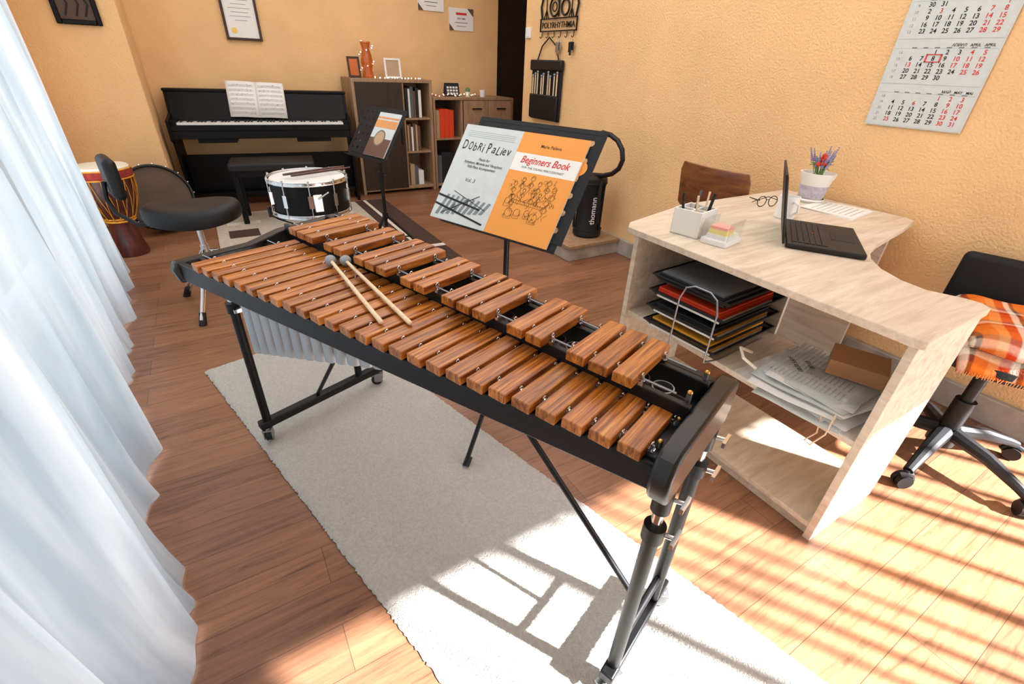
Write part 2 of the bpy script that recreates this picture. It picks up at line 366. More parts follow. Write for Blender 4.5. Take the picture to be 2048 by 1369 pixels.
# ------------------------------------------------------------ xylophone
XY=thing('xylophone','black-framed xylophone with orange-brown wooden bars on casters','xylophone',(-.125,1.449,0),math.atan2(-.944,.33))
PITCH=.0481; NB=26; ZN=.78; ZA=.827; LN=26*PITCH
def no(s): return lerp(0,.170,s/LN)
def ni(s): return lerp(.294,.312,s/LN)
def ao(s): return lerp(.272,.265,s/LN)
def ai(s): return lerp(.509,.415,s/LN)
accs=[a+7*o_ for o_ in range(4) for a in (1,2,3,5,6) if a+7*o_<26]
def barmesh(L,w,t):
    b=B(); n=8; prof=[]
    for i in range(n+1):
        u=-1+2*i/n; prof.append((u*w/2, t/2-.0012*u*u))
    poly=[(-w/2,-t/2),(w/2,-t/2)]+prof[::-1]
    m=len(poly); vs=[(x,y,z) for y in (-L/2,L/2) for x,z in poly]
    fs=[tuple(range(m)),tuple(range(2*m-1,m-1,-1))]+[((i+1)%m,i,m+i,m+(i+1)%m) for i in range(m)]
    return b.add(vs,fs)
for i in range(NB):
    s=(i+.5)*PITCH; L=ni(s)-no(s)
    barmesh(L,.0388,.021).obj('natural_bar','bar',XY,loc=(s,(ni(s)+no(s))/2,ZN-.0105),rot=(0,0,-.015+.02*i/26),bevel=.0018,angle=30)
for i in accs:
    s=i*PITCH; L=ai(s)-ao(s)
    barmesh(L,.0388,.021).obj('accidental_bar','bar',XY,loc=(s,(ai(s)+ao(s))/2,ZA-.0105),bevel=.0018,angle=30)
def rail(t0,t1,th,s0=-.09,s1=1.268):
    return [(s0,t0-th/2),(s1,t1-th/2),(s1,t1+th/2),(s0,t0+th/2)]
fr=B(); fr.prism(rail(no(-.09)+.016,no(1.27)+.016,.018),.703,.755); fr.obj('outer_rail','black',XY,bevel=.003)
fr=B(); fr.prism(rail(ai(-.09)-.01,ai(1.27)-.01,.018),.72,.80); fr.obj('inner_rail','black',XY,bevel=.003)
def nn(f): return lambda s: lerp(no(s),ni(s),f)
def an(f): return lambda s: lerp(ao(s),ai(s),f)
for fn,zt in ((nn(.22),.756),(nn(.84),.756),(an(.20),.803),(an(.8),.803)):
    B().prism(rail(fn(-.09),fn(1.27),.014),zt-.05,zt).obj('bar_support_rail','black',XY,bevel=.002)
for s in (.3,.75): B().prism([(s,no(s)+.02),(s+.022,no(s)+.02),(s+.022,ai(s)-.02),(s,ai(s)-.02)],.705,.73).obj('cross_beam','black',XY,bevel=.002)
B().prism([(1.245,no(1.25)+.02),(1.268,no(1.25)+.02),(1.268,ai(1.25)-.02),(1.245,ai(1.25)-.02)],.71,.762).obj('cross_beam','black',XY,bevel=.002)
for fn,z,a,b_ in ((nn(.22),.768,-.07,1.255),(nn(.84),.768,-.07,1.255),(an(.2),.815,-.03,1.24),(an(.8),.815,-.03,1.24)):
    B().tube([(a,fn(a),z),(b_,fn(b_),z)],.0022,6).obj('cord','steel',XY)
def postmesh(h):
    b=B(); b.cyl((0,0,0),(0,0,h),.003,n=8); b.box(-.0045,.0045,-.006,.006,0,.008)
    b.ring((0,0,h+.002),.0045,.0015,12,6,0,'x'); return b
pm=postmesh(.017).obj('natural_cord_post','chrome',XY); first=True
for fn in (nn(.22),nn(.84)):
    for i in range(27):
        s=i*PITCH
        o=pm if first else pm.copy()
        if not first: COL.objects.link(o)
        o.parent=XY; first=False; o.location=(s,fn(s),.756)
pm=postmesh(.017).obj('accidental_cord_post','chrome',XY); first=True
slots=sorted(set([i-.5 for i in accs]+[i+.5 for i in accs]))
for fn in (an(.2),an(.8)):
    for i in slots:
        s=i*PITCH; o=pm if first else pm.copy()
        if not first: COL.objects.link(o)
        o.parent=XY; first=False; o.location=(s,fn(s),.803)
def restube(b,x,y,z0,z1,r,mi=0):
    b.lathe([(r*.9,z0),(r,z0+.002),(r,z1),(r*.88,z1),(r*.88,z0+.02),(.001,z0+.02)],18,mi,(x,y,0)); b.lathe([(.001,z0),(r*.9,z0)],18,mi,(x,y,0))
rs=B()
for i in range(NB):
    s=(i+.5)*PITCH
    restube(rs,s,nn(.36)(s),.455+.245*min(1,s/.78),.745,.0215)
rs.obj('natural_resonator_bank','alu',XY)
rs=B()
for i in range(1,26):
    s=i*PITCH; u=i/25
    restube(rs,s,an(.5)(s),lerp(.55,.70,min(1,u*1.4)),.785,.0205)
rs.obj('accidental_resonator_bank','steel',XY)
ep=B(); ep.prismx([(.168,.70),(.158,.725),(.155,.765),(.168,.788),(.19,.797),(.425,.797),(.45,.791),(.462,.774),(.46,.72),(.44,.697)],1.268,1.303)
ep.obj('high_end_block','espresso',XY,bevel=.007,seg=3)
ep=B(); ep.prismx([(-.01,.695),(-.02,.735),(-.01,.757),(.2,.762),(.3,.785),(.5,.795),(.535,.79),(.54,.71),(.52,.695)],-.120,-.085)
ep.obj('low_end_block','espresso',XY,bevel=.006,seg=3)
for t,z in ((.215,.770),(.29,.770),(.31,.812),(.39,.812)):
    kb=B()
    kb.cyl((1.257,t,z-.035),(1.257,t,z+.003),.0045,n=12,mi=0); kb.ball((1.257,t,z+.005),.005,1)
    kb.obj('cord_tension_knob',['steel','brass'],XY)
def leg(s,t,z1=.68):
    b=B(); b.cyl((s,t,.10),(s,t,.575),.0145,n=18,mi=0); b.cyl((s,t,.55),(s,t,z1),.0105,n=16,mi=1); b.cyl((s,t,.555),(s,t,.59),.020,n=18,mi=0)
    b.cyl((s,t,z1-.05),(s,t,z1+.025),.017,n=18,mi=0)
    b.cyl((s,t,.572),(s+.035,t+.01,.572),.005,n=10,mi=1); b.box(s+.033,s+.04,t-.012,t+.03,.566,.578,1)
    b.cyl((s,t,z1-.02),(s+.032,t+.01,z1-.02),.004,n=10,mi=1); b.box(s+.031,s+.037,t-.010,t+.026,z1-.027,z1-.015,1)
    return b.obj('leg',['black','chrome'],XY)
leg(1.283,.225);leg(1.283,.43);leg(-.105,.105);leg(-.105,.50)
for s,t0,t1 in ((1.283,.19,.50),(-.105,.075,.61)):
    B().box(s-.016,s+.016,t0,t1,.076,.108).obj('foot_bar','black',XY,bevel=.004)
def brace(*seg,r=.0075):
    B().cyl(seg[0],seg[1],r,n=12).obj('diagonal_brace','black',XY)
brace((.72,.31,.675),(1.27,.33,.675),r=.009);brace((.78,.31,.68),(1.27,.33,.20));brace((1.283,.225,.20),(1.283,.43,.20),r=.009)
brace((.33,.31,.68),(-.105,.31,.11));brace((.45,.31,.68),(-.105,.31,.675),r=.009)
B().box(.70,.80,.24,.38,.675,.705).obj('bracket','black',XY); B().box(.28,.46,.24,.38,.675,.705).obj('bracket','black',XY)
def caster(s,t,a):
    e=B(); e.cyl((0,-.012,.028),(0,.012,.028),.028,n=24,mi=0); e.cyl((0,-.014,.028),(0,.014,.028),.014,n=16,mi=1)
    e.box(-.012,.03,-.018,-.014,.02,.066,1).box(-.012,.03,.014,.018,.02,.066,1).box(-.016,.034,-.019,.019,.062,.070,1)
    e.box(-.04,-.01,-.012,.012,.05,.056,1)
    e.cyl((.018,0,.066),(.018,0,.074),.009,n=12,mi=1)
    o=e.obj('caster',['plastic','steel'],XY,loc=(s,t,.0155),rot=(0,0,a),bevel=.0015); o.scale=(.85,.85,.85)
caster(1.283,.215,1.2);caster(1.283,.475,.6);caster(-.105,.10,-.6);caster(-.105,.585,.9)

def mallet(p0,p1,lab):
    p0=Vector(p0);p1=Vector(p1)
    e=thing('mallet',lab,'mallet',p0,0,group='pair of xylophone mallets')
    B().cyl((0,0,0),(p1-p0),.0045,.0055,n=12).ball(p1-p0,.0056).obj('shaft','stick',e)
    B().ball((0,0,0),.0155,sc=(1,1,.95)).obj('mallet_head','mallet',e,angle=180)
mallet((.205,1.262,.798),(.224,.885,.7865),'light wooden mallet with grey rubber head on the bars')
mallet((.240,1.245,.798),(.277,.853,.7865),'light wooden mallet with grey rubber head on the bars')

# ------------------------------------------------------------ music stands
def platebuild(w,h,nx,ny,r):
    b=B(); cw=w/nx; ch=h/ny; K=16
    for i in range(nx):
        for j in range(ny):
            cx=-w/2+cw*(i+.5); cy=ch*(j+.5); vs=[]
            for k in range(K):
                t=2*math.pi*k/K; c_,s_=math.cos(t),math.sin(t); q=1/max(abs(c_),abs(s_))
                vs.append((cx+c_*q*cw/2,cy+s_*q*ch/2,0))
            for k in range(K):
                t=2*math.pi*k/K; vs.append((cx+math.cos(t)*r,cy+math.sin(t)*r,0))
            b.add(vs,[(k,(k+1)%K,K+(k+1)%K,K+k) for k in range(K)])
    m=.012
    b.box(-w/2-m,-w/2,-m,h+m,-.001,.001).box(w/2,w/2+m,-m,h+m,-.001,.001).box(-w/2,w/2,h,h+m,-.001,.001).box(-w/2,w/2,-m,0,-.001,.001)
    return b
def framemx(c,u,tilt):
    u=Vector((u[0],u[1],0)).normalized(); n=Vector((u.y,-u.x,0)); 
    v=Vector((-n.x*math.sin(tilt),-n.y*math.sin(tilt),math.cos(tilt))); nn_=u.cross(v)
    m=Matrix(((u.x,v.x,nn_.x,c[0]),(u.y,v.y,nn_.y,c[1]),(u.z,v.z,nn_.z,c[2]),(0,0,0,1))); return m
def stand(lab,pole,mx,w,h,feet,ztop,base=0,ledge=.03):
    e=thing('music_stand',lab,'music stand',(pole[0],pole[1],base))
    im=Matrix.Translation((-pole[0],-pole[1],-base))@mx
    p=platebuild(w,h,max(4,round(w/.05)),max(4,round(h/.05)),.009).obj('desk_plate','blackm',e,solid=.002,smooth=False); p.matrix_local=im
    l=B().box(-w/2,w/2,-.040,-.037,-.002,ledge).box(-w/2,w/2,-.040,-.01,-.002,.0).obj('ledge','blackm',e,bevel=.001); l.matrix_local=im
    cb=im@Vector((0,h*.42,-.02))
    s=B(); s.cyl((0,0,.12),(0,0,.58),.0125,n=18); s.cyl((0,0,.55),(0,0,ztop),.0095,n=16); s.cyl((0,0,.55),(0,0,.595),.018,n=16); s.cyl((0,0,ztop-.03),cb,.010,n=12); s.ball((0,0,ztop-.02),.017); s.cyl((0,0,.57),(.035,.0,.57),.006,n=10)
    s.cyl((0,0,.13),(0,0,.17),.02,n=16); s.cyl((0,0,.28),(0,0,.32),.02,n=16)
    s.obj('pole','black',e)
    for i,a in enumerate(feet):
        f=Vector((math.cos(a)*.31,math.sin(a)*.31,.004+(.013 if (i==0 and base==0) else 0)))
        B().tube([(math.cos(a)*.015,math.sin(a)*.015,.30),f+Vector((0,0,.008))],.0085,10).tube([(math.cos(a)*.015,math.sin(a)*.015,.15),(Vector((math.cos(a)*.015,math.sin(a)*.015,.30))+f)/2],.005,8).cyl(f*.9+Vector((0,0,.02)),f+Vector((0,0,-.002)),.013,n=12,mi=1).obj('tripod_leg',['black','plastic'],e)
    return e
MX1=framemx((.675,1.22,.835),(.349,-.937),math.radians(35))
a0=math.atan2(-.18,-.25)
st1=stand('black perforated orchestral music stand holding two books',(.77,1.28),MX1@Matrix.Translation((.018,.022,0)),.445,.315,(a0,a0+2.09,a0-2.09),.88,ledge=.012)
o=B().lathe([(.001,.0015),(.022,.0015),(.022,.001)],24,0,(.212,.235,0)).obj('round_sticker','orange',st1); o.matrix_local=Matrix.Translation((-.77,-1.28,0))@MX1
def bookthing(name,lab,mx,x0,x1,y1,cover,z0=.002,th=.006):
    e=thing(name,lab,'book',mx=mx@Matrix.Translation((x0,-.012,z0)))
    w=x1-x0
    B().box(0,w,0,y1,0,th-.001,0).obj('page_block','paper',e)
    B().box(-.001,w+.001,-.001,y1+.001,th-.001,th,0).obj('cover',cover,e)
    return e,w
e,w=bookthing('music_book','grey-white music book with handwritten title lettering',MX1,-.255,-.02,.326,'paperg')
z=.0065; t=B(); cx_=.018
# handwritten feel: each letter slightly shifted, turned and sized
hr=random.Random(11)
for ch,ww in zip('DObRi PaLiev',(.024,.020,.017,.020,.008,.010,.019,.018,.016,.008,.016,.018)):
    if ch!=' ': t.text(ch,cx_,.243+hr.uniform(-.003,.003),.040*hr.uniform(.92,1.08)*(1.12 if ch in 'DP' else 1),0,z,'l',bold=.002,shear=.12,width=ww*.80,rot=hr.uniform(-.06,.08))
    cx_+=ww*1.06
t.obj('title_lettering','ink',e,smooth=False); t=B()
for i,(s_,yy) in enumerate([('Pieces for',.212),('Xylophone, Marimba and Vibraphone',.198),('With Piano Accompaniment',.184)]): t.text(s_,w*.55,yy,.0135,0,z,'c',shear=.15,bold=.006,width=[.045,.160,.118][i])
t.text('Vol. 3',w*.45,.138,.018,0,z,'c',shear=.15)
t.obj('subtitle_lettering','ink',e,smooth=False)
t=B()
for i in range(4): t.box(.02,w-.02,.288+i*.006,.2884+i*.006,z-.0003,z,0)
for i in range(9):
    x=.015+i*.022; t.add([(x,.012+i*.004,z),(x+.014,.012+i*.004,z),(x+.034,.085,z),(x+.024,.086,z)],[(0,1,2,3)],0)
t.add([(.0,.045,z+.0002),(.22,.012,z+.0002),(.22,.018,z+.0002),(.0,.052,z+.0002)],[(0,1,2,3)],1)
t.add([(.0,.075,z+.0002),(.19,.055,z+.0002),(.19,.061,z+.0002),(.0,.082,z+.0002)],[(0,1,2,3)],1)
t.tube([(.04,.02,z),(.17,.10,z)],.0012,4,1).tube([(.06,.10,z),(.21,.06,z)],.0012,4,1)
for c in ((.085,.048),(.125,.07)): t.ring((c[0],c[1],z),.009,.0009,20,4,1); t.ring((c[0],c[1],z),.004,.0009,14,4,1)
t.obj('cover_drawing',['grey','ink'],e,smooth=False)
e,w=bookthing('percussion_book','orange percussion method book with white title band',MX1,-.018,.215,.326,'orange')
B().box(0,w,.205,.262,z-.001,z-.0004).obj('title_band','paper',e)
t=B(); t.text('Beginners Book',w/2,.232,.031,0,z,'c',bold=.014,shear=.3,width=.175); t.obj('title_lettering','red',e,smooth=False)
t=B(); t.text('Maria Palieva',w/2,.285,.014,0,z,'c',bold=.004); t.text('FOR THE YOUNG PERCUSSIONIST',w/2,.215,.0095,0,z,'c',width=.15)
t.obj('subtitle_lettering','ink',e,smooth=False)
t=B(); rr=random.Random(3)
def pers(x,y,s):
    q=.0004
    t.ring((x,y+.030*s,z),.006*s,q,12,4); t.tube([(x,y+.024*s,z),(x-.003*s,y+.010*s,z),(x+.002*s,y,z)],q,4); t.tube([(x-.006*s,y-.014*s,z),(x,y,z),(x+.006*s,y-.014*s,z)],q,4)
    t.tube([(x-.010*s,y+.008*s,z),(x,y+.018*s,z),(x+.012*s,y+.012*s,z)],q,4); t.ring((x,y+.012*s,z),.008*s,q,10,4)
    t.tube([(x-.006*s,y+.034*s,z),(x-.002*s,y+.040*s,z),(x+.004*s,y+.038*s,z),(x+.007*s,y+.032*s,z)],q,4)
for x,y,s in [(.045,.135,1),(.07,.15,1),(.1,.155,1.1),(.13,.145,1),(.16,.15,1.1),(.185,.13,1.2),(.055,.095,1),(.175,.09,1.2),(.12,.11,1),(.085,.125,.8),(.145,.12,.8)]: pers(x,y,s)
for x,y,R in [(.06,.075,.013),(.09,.08,.011),(.15,.075,.014),(.125,.085,.009),(.04,.11,.009)]: t.ring((x,y,z),R,.0004,20,4); t.tube([(x-R,y,z),(x-R,y-.018,z),(x+R,y-.018,z),(x+R,y,z)],.0004,4)
t.tube([(.05,.118,z),(.17,.112,z),(.165,.104,z),(.055,.108,z),(.05,.118,z)],.0004,4)
for i in range(14): t.tube([(.055+i*.008,.117,z),(.057+i*.008,.107,z)],.0003,4)
for i in range(60):
    x=rr.uniform(.03,.2);y=rr.uniform(.06,.19); t.tube([(x+rr.uniform(-.008,.008),y+rr.uniform(-.008,.008),z) for _ in range(4)],.0003,4)
t.obj('cover_drawing','ink',e,smooth=False)
MX2=framemx((.86,3.22,.745),(.30,-.95),math.radians(35))
stand('black perforated music stand behind the snare drum',(.95,3.27),MX2,.42,.30,(-2.6,-.5,1.6),.81,base=.016)
e,w=bookthing('drum_book','thin drum method book with cymbal photo cover',MX2,-.03,.19,.29,'paperg')
t=B().box(0,w,.19,.24,z,z+.0005,0).box(0,w,0,.12,z,z+.0005,1); t.lathe([(.001,z+.001),(.055,z+.001)],24,2,(w*.45,.12,0)); t.lathe([(.001,z+.0015),(.045,z+.0015)],24,3,(w*.45,.12,0)); t.box(.0,w,.25,.262,z,z+.0005,0)
t.obj('cover_print',['apri','bk1','steel','bk4'],e,smooth=False)

# ------------------------------------------------------------ piano
PN=thing('digital_piano','black upright digital piano with open keyboard against wall','piano',(-.28,5.20,0),math.radians(-7.7))
side=[(.0,0),(.34,0),(.34,.97),(.25,.97),(.20,.80),(-.02,.755),(-.03,.60),(.03,.575),(.07,.06),(.0,.05)]
for x in (0,1.48): B().prismx(side,x,x+.025).obj('side_panel','blackwood',PN,bevel=.003)
B().box(.025,1.48,-.03,.30,.61,.675).box(.025,1.48,-.035,-.01,.675,.722).obj('key_bed','blackwood',PN,bevel=.003)
b=B()
for i in range(52): b.box(.075+i*.0261,.075+i*.0261+.0252,-.008,.135,.70,.738)
b.obj('white_keys','ivory',PN)
b=B()
for i in range(51):
    if i%7 in (0,2,3,5,6): b.box(.075+(i+1)*.0261-.007,.075+(i+1)*.0261+.007,.045,.135,.735,.752)
b.obj('black_keys','plastic',PN)
B().prismx([(.14,.72),(.16,.72),(.265,.965),(.245,.965)],.025,1.48).box(.025,.075,-.005,.14,.70,.755).box(1.432,1.48,-.005,.14,.70,.755).obj('fallboard','blackwood',PN,bevel=.002)
B().box(-.005,1.51,.235,.345,.965,.985).obj('top_lid','blackwood',PN,bevel=.003)
B().box(.025,1.48,.25,.27,.08,.44).obj('lower_panel','blackwood',PN)
for x in (.2,1.0): B().box(x,x+.3,-.01,.2,.575,.61).obj('speaker_box','blackwood',PN)
B().box(.025,1.48,.1,.24,.07,.12,0).obj('pedal_rail','blackwood',PN,bevel=.003)
for x in (.66,.74,.82): B().box(x,x+.03,.0,.12,.05,.058,0).obj('pedal','brass',PN,bevel=.003)
pm_=Matrix.Translation((-.28,5.20,0))@Matrix.Rotation(math.radians(-7.7),4,'Z')
SC=thing('open_score','open sheet music booklet standing on the piano','sheet music',mx=pm_@Matrix.Translation((.72,.135,.765))@Matrix.Rotation(math.radians(70),4,'X')@Matrix.Rotation(-.03,4,'Z'))
for sg in (-1,1):
    b=B(); vs=[];n=8
    for j in (0,1):
        for i in range(n+1):
            u=i/n; vs.append((sg*u*.235,j*.30,.012*math.sin(u*math.pi)**1+.002))
    fs=[(i,i+1,n+2+i,n+1+i) for i in range(n)]
    b.add(vs,fs,0); b.obj('page','paper',SC,solid=.002)
    b=B()
    for r_ in range(7):
        for l in range(5):
            y=.025+r_*.038+l*.0045
            for i in range(n):
                zf=lambda u:.012*math.sin(u*math.pi)+.0042
                b.add([(sg*max(.05,i/n)*.235,y,zf(i/n)),(sg*min(.95,(i+1)/n)*.235,y,zf((i+1)/n)),(sg*min(.95,(i+1)/n)*.235,y+.0009,zf((i+1)/n)),(sg*max(.05,i/n)*.235,y+.0009,zf(i/n))],[(0,1,2,3)],0)
        for q in range(10):
            u=rr.uniform(.1,.9); b.ball((sg*u*.235,.03+r_*.038+rr.uniform(0,.018),.012*math.sin(u*math.pi)+.0045),.0022,0,6)
    b.obj('printed_notation','grey',SC,smooth=False)
e=thing('piano_bench','black padded piano bench with square legs','bench',(.42,4.62,.014),math.radians(-8))
B().box(-.33,.33,-.17,.17,.42,.49).obj('seat_cushion','vinyl',e,bevel=.02,seg=3)
B().box(-.31,.31,-.15,.15,.38,.425).obj('apron','blackwood',e)
for x in (-.29,.29):
    for y in (-.13,.13): B().box(x-.02,x+.02,y-.02,y+.02,0,.40).obj('leg','blackwood',e,bevel=.002)

# ------------------------------------------------------------ snare drum
SD=thing('snare_drum','black-shelled snare drum with chrome hoops and white head','snare drum',(.37,2.53,.60))
B().lathe([(.168,.010),(.176,.010),(.176,.158),(.168,.158)],48).obj('shell','blackwood',SD)
B().lathe([(.001,.165),(.172,.165),(.176,.160)],48).obj('batter_head','head',SD)
for z0 in (.152,.0): B().lathe([(.180,z0),(.186,z0),(.186,z0+.016),(.180,z0+.016),(.180,z0)],48).ring((0,0,z0+.002),.186,.003,48).ring((0,0,z0+.017),.184,.003,48).obj('hoop','chrome',SD)
for k in range(10):
    a=2*math.pi*k/10+.15; c,s=math.cos(a),math.sin(a)
    B().cyl((c*.188,s*.188,.005),(c*.188,s*.188,.172),.003,n=8).box(-.010,.010,-.007,.009,.055,.112,0,Matrix.Translation((c*.182,s*.182,0))@Matrix.Rotation(a-math.pi/2,4,'Z')).cyl((c*.188,s*.188,.165),(c*.188,s*.188,.178),.005,n=8).obj('tension_lug','chrome',SD)
B().box(-.02,.02,-.202,-.176,.04,.12).cyl((0,-.205,.10),(.05,-.21,.13),.004).obj('strainer','chrome',SD,bevel=.003)
for p0,p1 in (((.26,2.50,.785),(.57,2.62,.785)),((.29,2.465,.785),(.59,2.58,.785))):
    p0=Vector(p0);p1=Vector(p1);d=p1-p0
    B().tube([(0,0,0),d*.1,d*.8,d*.96,d],[.005,.006,.006,.003,.004],10).obj('drumstick','dwood',loc=p0,label='dark wooden drumstick resting across the snare drum head',category='drumstick',group='pair of drumsticks on the snare drum')
e=thing('snare_stand','chrome double-braced snare drum stand','drum stand',(.37,2.53,0))
b=B().cyl((0,0,.08),(0,0,.54),.012)
for k in range(3):
    a=k*2.094-1.2; c,s=math.cos(a),math.sin(a); b.tube([(0,0,.53),(c*.08,s*.08,.525),(c*.17,s*.17,.565),(c*.197,s*.197,.585),(c*.199,s*.199,.625)],.006,8); b.cyl((c*.199,s*.199,.58),(c*.199,s*.199,.63),.009,n=10,mi=1)
b.ball((0,0,.51),.025); b.cyl((0,0,.40),(0,0,.44),.02); b.cyl((0,0,.44),(.05,-.05,.46),.005)
b.obj('basket',['chrome','plastic'],e)
for k in range(3):
    a=k*2.094-1.9; c,s=math.cos(a),math.sin(a); B().tube([(c*.015,s*.015,.32),(c*.25,s*.25,.015)],.007,8).tube([(c*.015,s*.015,.12),(c*.13,s*.13,.17)],.006,8).cyl((c*.235,s*.235,.035),(c*.26,s*.26,.0),.013,n=10,mi=1).obj('tripod_leg',['chrome','plastic'],e)

# ------------------------------------------------------------ drum throne
e=thing('drum_throne','black padded drum throne with backrest and chrome tripod','drum throne',(-.16,2.96,0))
b=B(); vs=[];fs=[];N=40
prof=[(.001,.49),(.8,.49),(.97,.498),(1.0,.52),(.99,.555),(.93,.576),(.8,.584),(.5,.576),(.001,.568)]
for r_,z_ in prof:
    for k in range(N):
        t_=2*math.pi*k/N; R=(.205+.018*math.cos(2*t_))*r_; vs.append((R*math.cos(t_)*1.02,R*math.sin(t_)*.95,z_+.012*(r_**2)*math.cos(2*t_)))
for i in range(len(prof)-1):
    for k in range(N): fs.append((i*N+k,i*N+(k+1)%N,(i+1)*N+(k+1)%N,(i+1)*N+k))
b.add(vs,fs); b.obj('seat','vinyl',e,angle=60)
mxb=Matrix.Translation((-.30,.10,.715))@Matrix.Rotation(math.radians(14),4,'Z')
B().box(-.028,.028,-.11,.11,-.095,.10,0,mxb).obj('backrest','vinyl',e,bevel=.026,seg=4)
B().tube([(-.335,.09,.70),(-.35,.09,.62),(-.33,.07,.55),(-.26,.05,.49),(-.18,.03,.478),(0,0,.478)],.011,10).obj('backrest_post','plastic',e)
b=B().cyl((0,0,.08),(0,0,.48),.0145,mi=0).cyl((0,0,.30),(0,0,.36),.022,mi=0).box(-.05,.05,-.05,.05,.47,.488,1).cyl((0,0,.33),(.06,-.02,.33),.006)
b.obj('center_column',['chrome','plastic'],e)
for a in (math.atan2(-.24,-.10),math.atan2(.23,-.20),math.atan2(-.02,.3)):
    c,s=math.cos(a),math.sin(a)
    B().tube([(c*.02,s*.02,.33),(c*.27,s*.27,.03)],.009,8).tube([(c*.02,s*.02,.29),(c*.25,s*.25,.02)],.006,8).tube([(c*.02,s*.02,.12),(c*.15,s*.15,.175)],.008,8).cyl((c*.235,s*.235,.06),(c*.27,s*.27,.0),.017,.02,n=12,mi=1).obj('tripod_leg',['chrome','plastic'],e)

# ------------------------------------------------------------ djembe & bass drum
e=thing('djembe','goblet hand drum with yellow ropes and red cloth band','drum',(-.66,4.13,0))
B().lathe([(.001,.0),(.10,.0),(.105,.02),(.085,.10),(.075,.2),(.08,.25),(.115,.32),(.145,.42),(.155,.52),(.155,.585)],36).obj('wooden_bowl','dwood',e)
B().lathe([(.001,.602),(.15,.602),(.157,.595),(.157,.56)],36).obj('skin','cream',e)
B().lathe([(.157,.525),(.164,.525),(.166,.575),(.160,.585)],36).obj('cloth_band','redc',e)
b=B(); b.ring((0,0,.53),.163,.005,40); b.ring((0,0,.585),.162,.005,40); b.ring((0,0,.245),.086,.007,30); b.ring((0,0,.262),.09,.005,30)
for k in range(16):
    a=2*math.pi*k/16
    for dz in (.14,-.14):
        b.tube([(math.cos(a+dz*u*1.6)*lerp(.163,.092,u)*(1+.14*math.sin(u*math.pi)),math.sin(a+dz*u*1.6)*lerp(.163,.092,u)*(1+.14*math.sin(u*math.pi)),lerp(.53,.255,u)) for u in (0,.25,.5,.75,1)],.0019,5)
b.obj('rope_lacing','rope',e)
mxd=Matrix.Translation((-.46,4.62,.262))@Matrix.Rotation(math.radians(16),4,'Z')@Matrix.Rotation(math.radians(72),4,'X')
e=thing('bass_drum','round drum with brown head and steel hoops leaning on wall','drum',mx=mxd)
B().lathe([(.225,-.10),(.233,-.10),(.233,.06),(.225,.06)],56).obj('shell','blackwood',e)
for zz in (.05,-.09): B().lathe([(.001,zz),(.225,zz)],56).obj('drum_head','bhead',e)
for zz in (.055,-.105):
    B().lathe([(.228,zz),(.241,zz),(.241,zz+.018),(.228,zz+.018),(.228,zz)],56).obj('hoop','plastic',e)
for k in range(18):
    a=2*math.pi*k/18; B().cyl((math.cos(a)*.246,math.sin(a)*.246,-.1),(math.cos(a)*.246,math.sin(a)*.246,.07),.0035,n=8).obj('tension_rod','chrome',e)

# ------------------------------------------------------------ cabinets
CB=thing('tall_cabinet','oak-framed cabinet with dark door and open shelves','cabinet',(1.30,5.17,0))
b=B().box(0,.83,0,.40,1.075,1.105).box(0,.03,0,.40,0,1.075).box(.80,.83,0,.40,0,1.075).box(.03,.80,0,.40,.03,.06).box(.50,.525,.01,.39,.06,1.075)
b.obj('body','oak2',CB,bevel=.002)
for zz in (.40,.73): B().box(.525,.80,.02,.39,zz,zz+.02).obj('shelf','oak2',CB)
B().box(.03,.80,.385,.395,.06,1.075).obj('back_panel','oak2',CB)
d=B().box(.03,.50,-.015,.003,.05,1.075).obj('door','dark',CB,bevel=.002)
B().box(.455,.465,-.035,-.025,.5,.66).box(.455,.465,-.03,-.01,.505,.515).box(.455,.465,-.03,-.01,.645,.655).obj('handle','black',d)
LC=thing('low_cabinet','low oak cabinet with open shelf and two small doors','cabinet',(2.14,5.18,0))
b=B().box(0,1.0,0,.39,.92,.945).box(0,.025,0,.39,0,.92).box(.975,1.0,0,.39,0,.92).box(.025,.975,0,.39,.03,.055).box(.33,.355,.01,.38,.055,.92)
b.obj('body','oak2',LC,bevel=.002)
B().box(.025,.33,.02,.38,.52,.54).obj('shelf','oak2',LC); B().box(.025,.975,.375,.385,.05,.92).obj('back_panel','dark',LC)
for x in (.355,.665):
    d=B().box(x+.003,x+.305,-.015,.003,.05,.915).obj('door','oak2',LC,bevel=.002)
    B().box(x+.10,x+.22,-.035,-.025,.83,.842).box(x+.11,x+.12,-.03,-.012,.83,.842).box(x+.2,x+.21,-.03,-.012,.83,.842).obj('handle','black',d)
def booksrow(x0,y0,z0,items,grp):
    x=x0
    for w_,h_,m_,lab in items:
        B().box(0,w_,0,.2,0,h_).obj('book',m_,loc=(x,y0,z0),bevel=.002,label=lab,category='book',group=grp); x+=w_+.002
g='books and binders on the cabinet shelves'
booksrow(1.845,5.21,.75,[(.03,.28,'bk3','tall dark binder standing on the cabinet shelf'),(.02,.27,'paper','thin white folder standing on the cabinet shelf'),(.035,.29,'bk2','grey binder standing on the cabinet shelf'),(.02,.25,'bk1','brown book standing on the cabinet shelf'),(.03,.28,'bk3','tall dark binder standing on the cabinet shelf'),(.03,.26,'paper','thin white folder standing on the cabinet shelf')],g)
booksrow(1.845,5.21,.42,[(.02,.26,'bk4','tan folder standing on the cabinet shelf'),(.02,.27,'bk1','brown book standing on the cabinet shelf'),(.02,.24,'paper','thin white folder standing on the cabinet shelf'),(.025,.27,'bk1','brown book standing on the cabinet shelf'),(.02,.26,'bk4','tan folder standing on the cabinet shelf'),(.03,.25,'bk1','brown book standing on the cabinet shelf')],g)
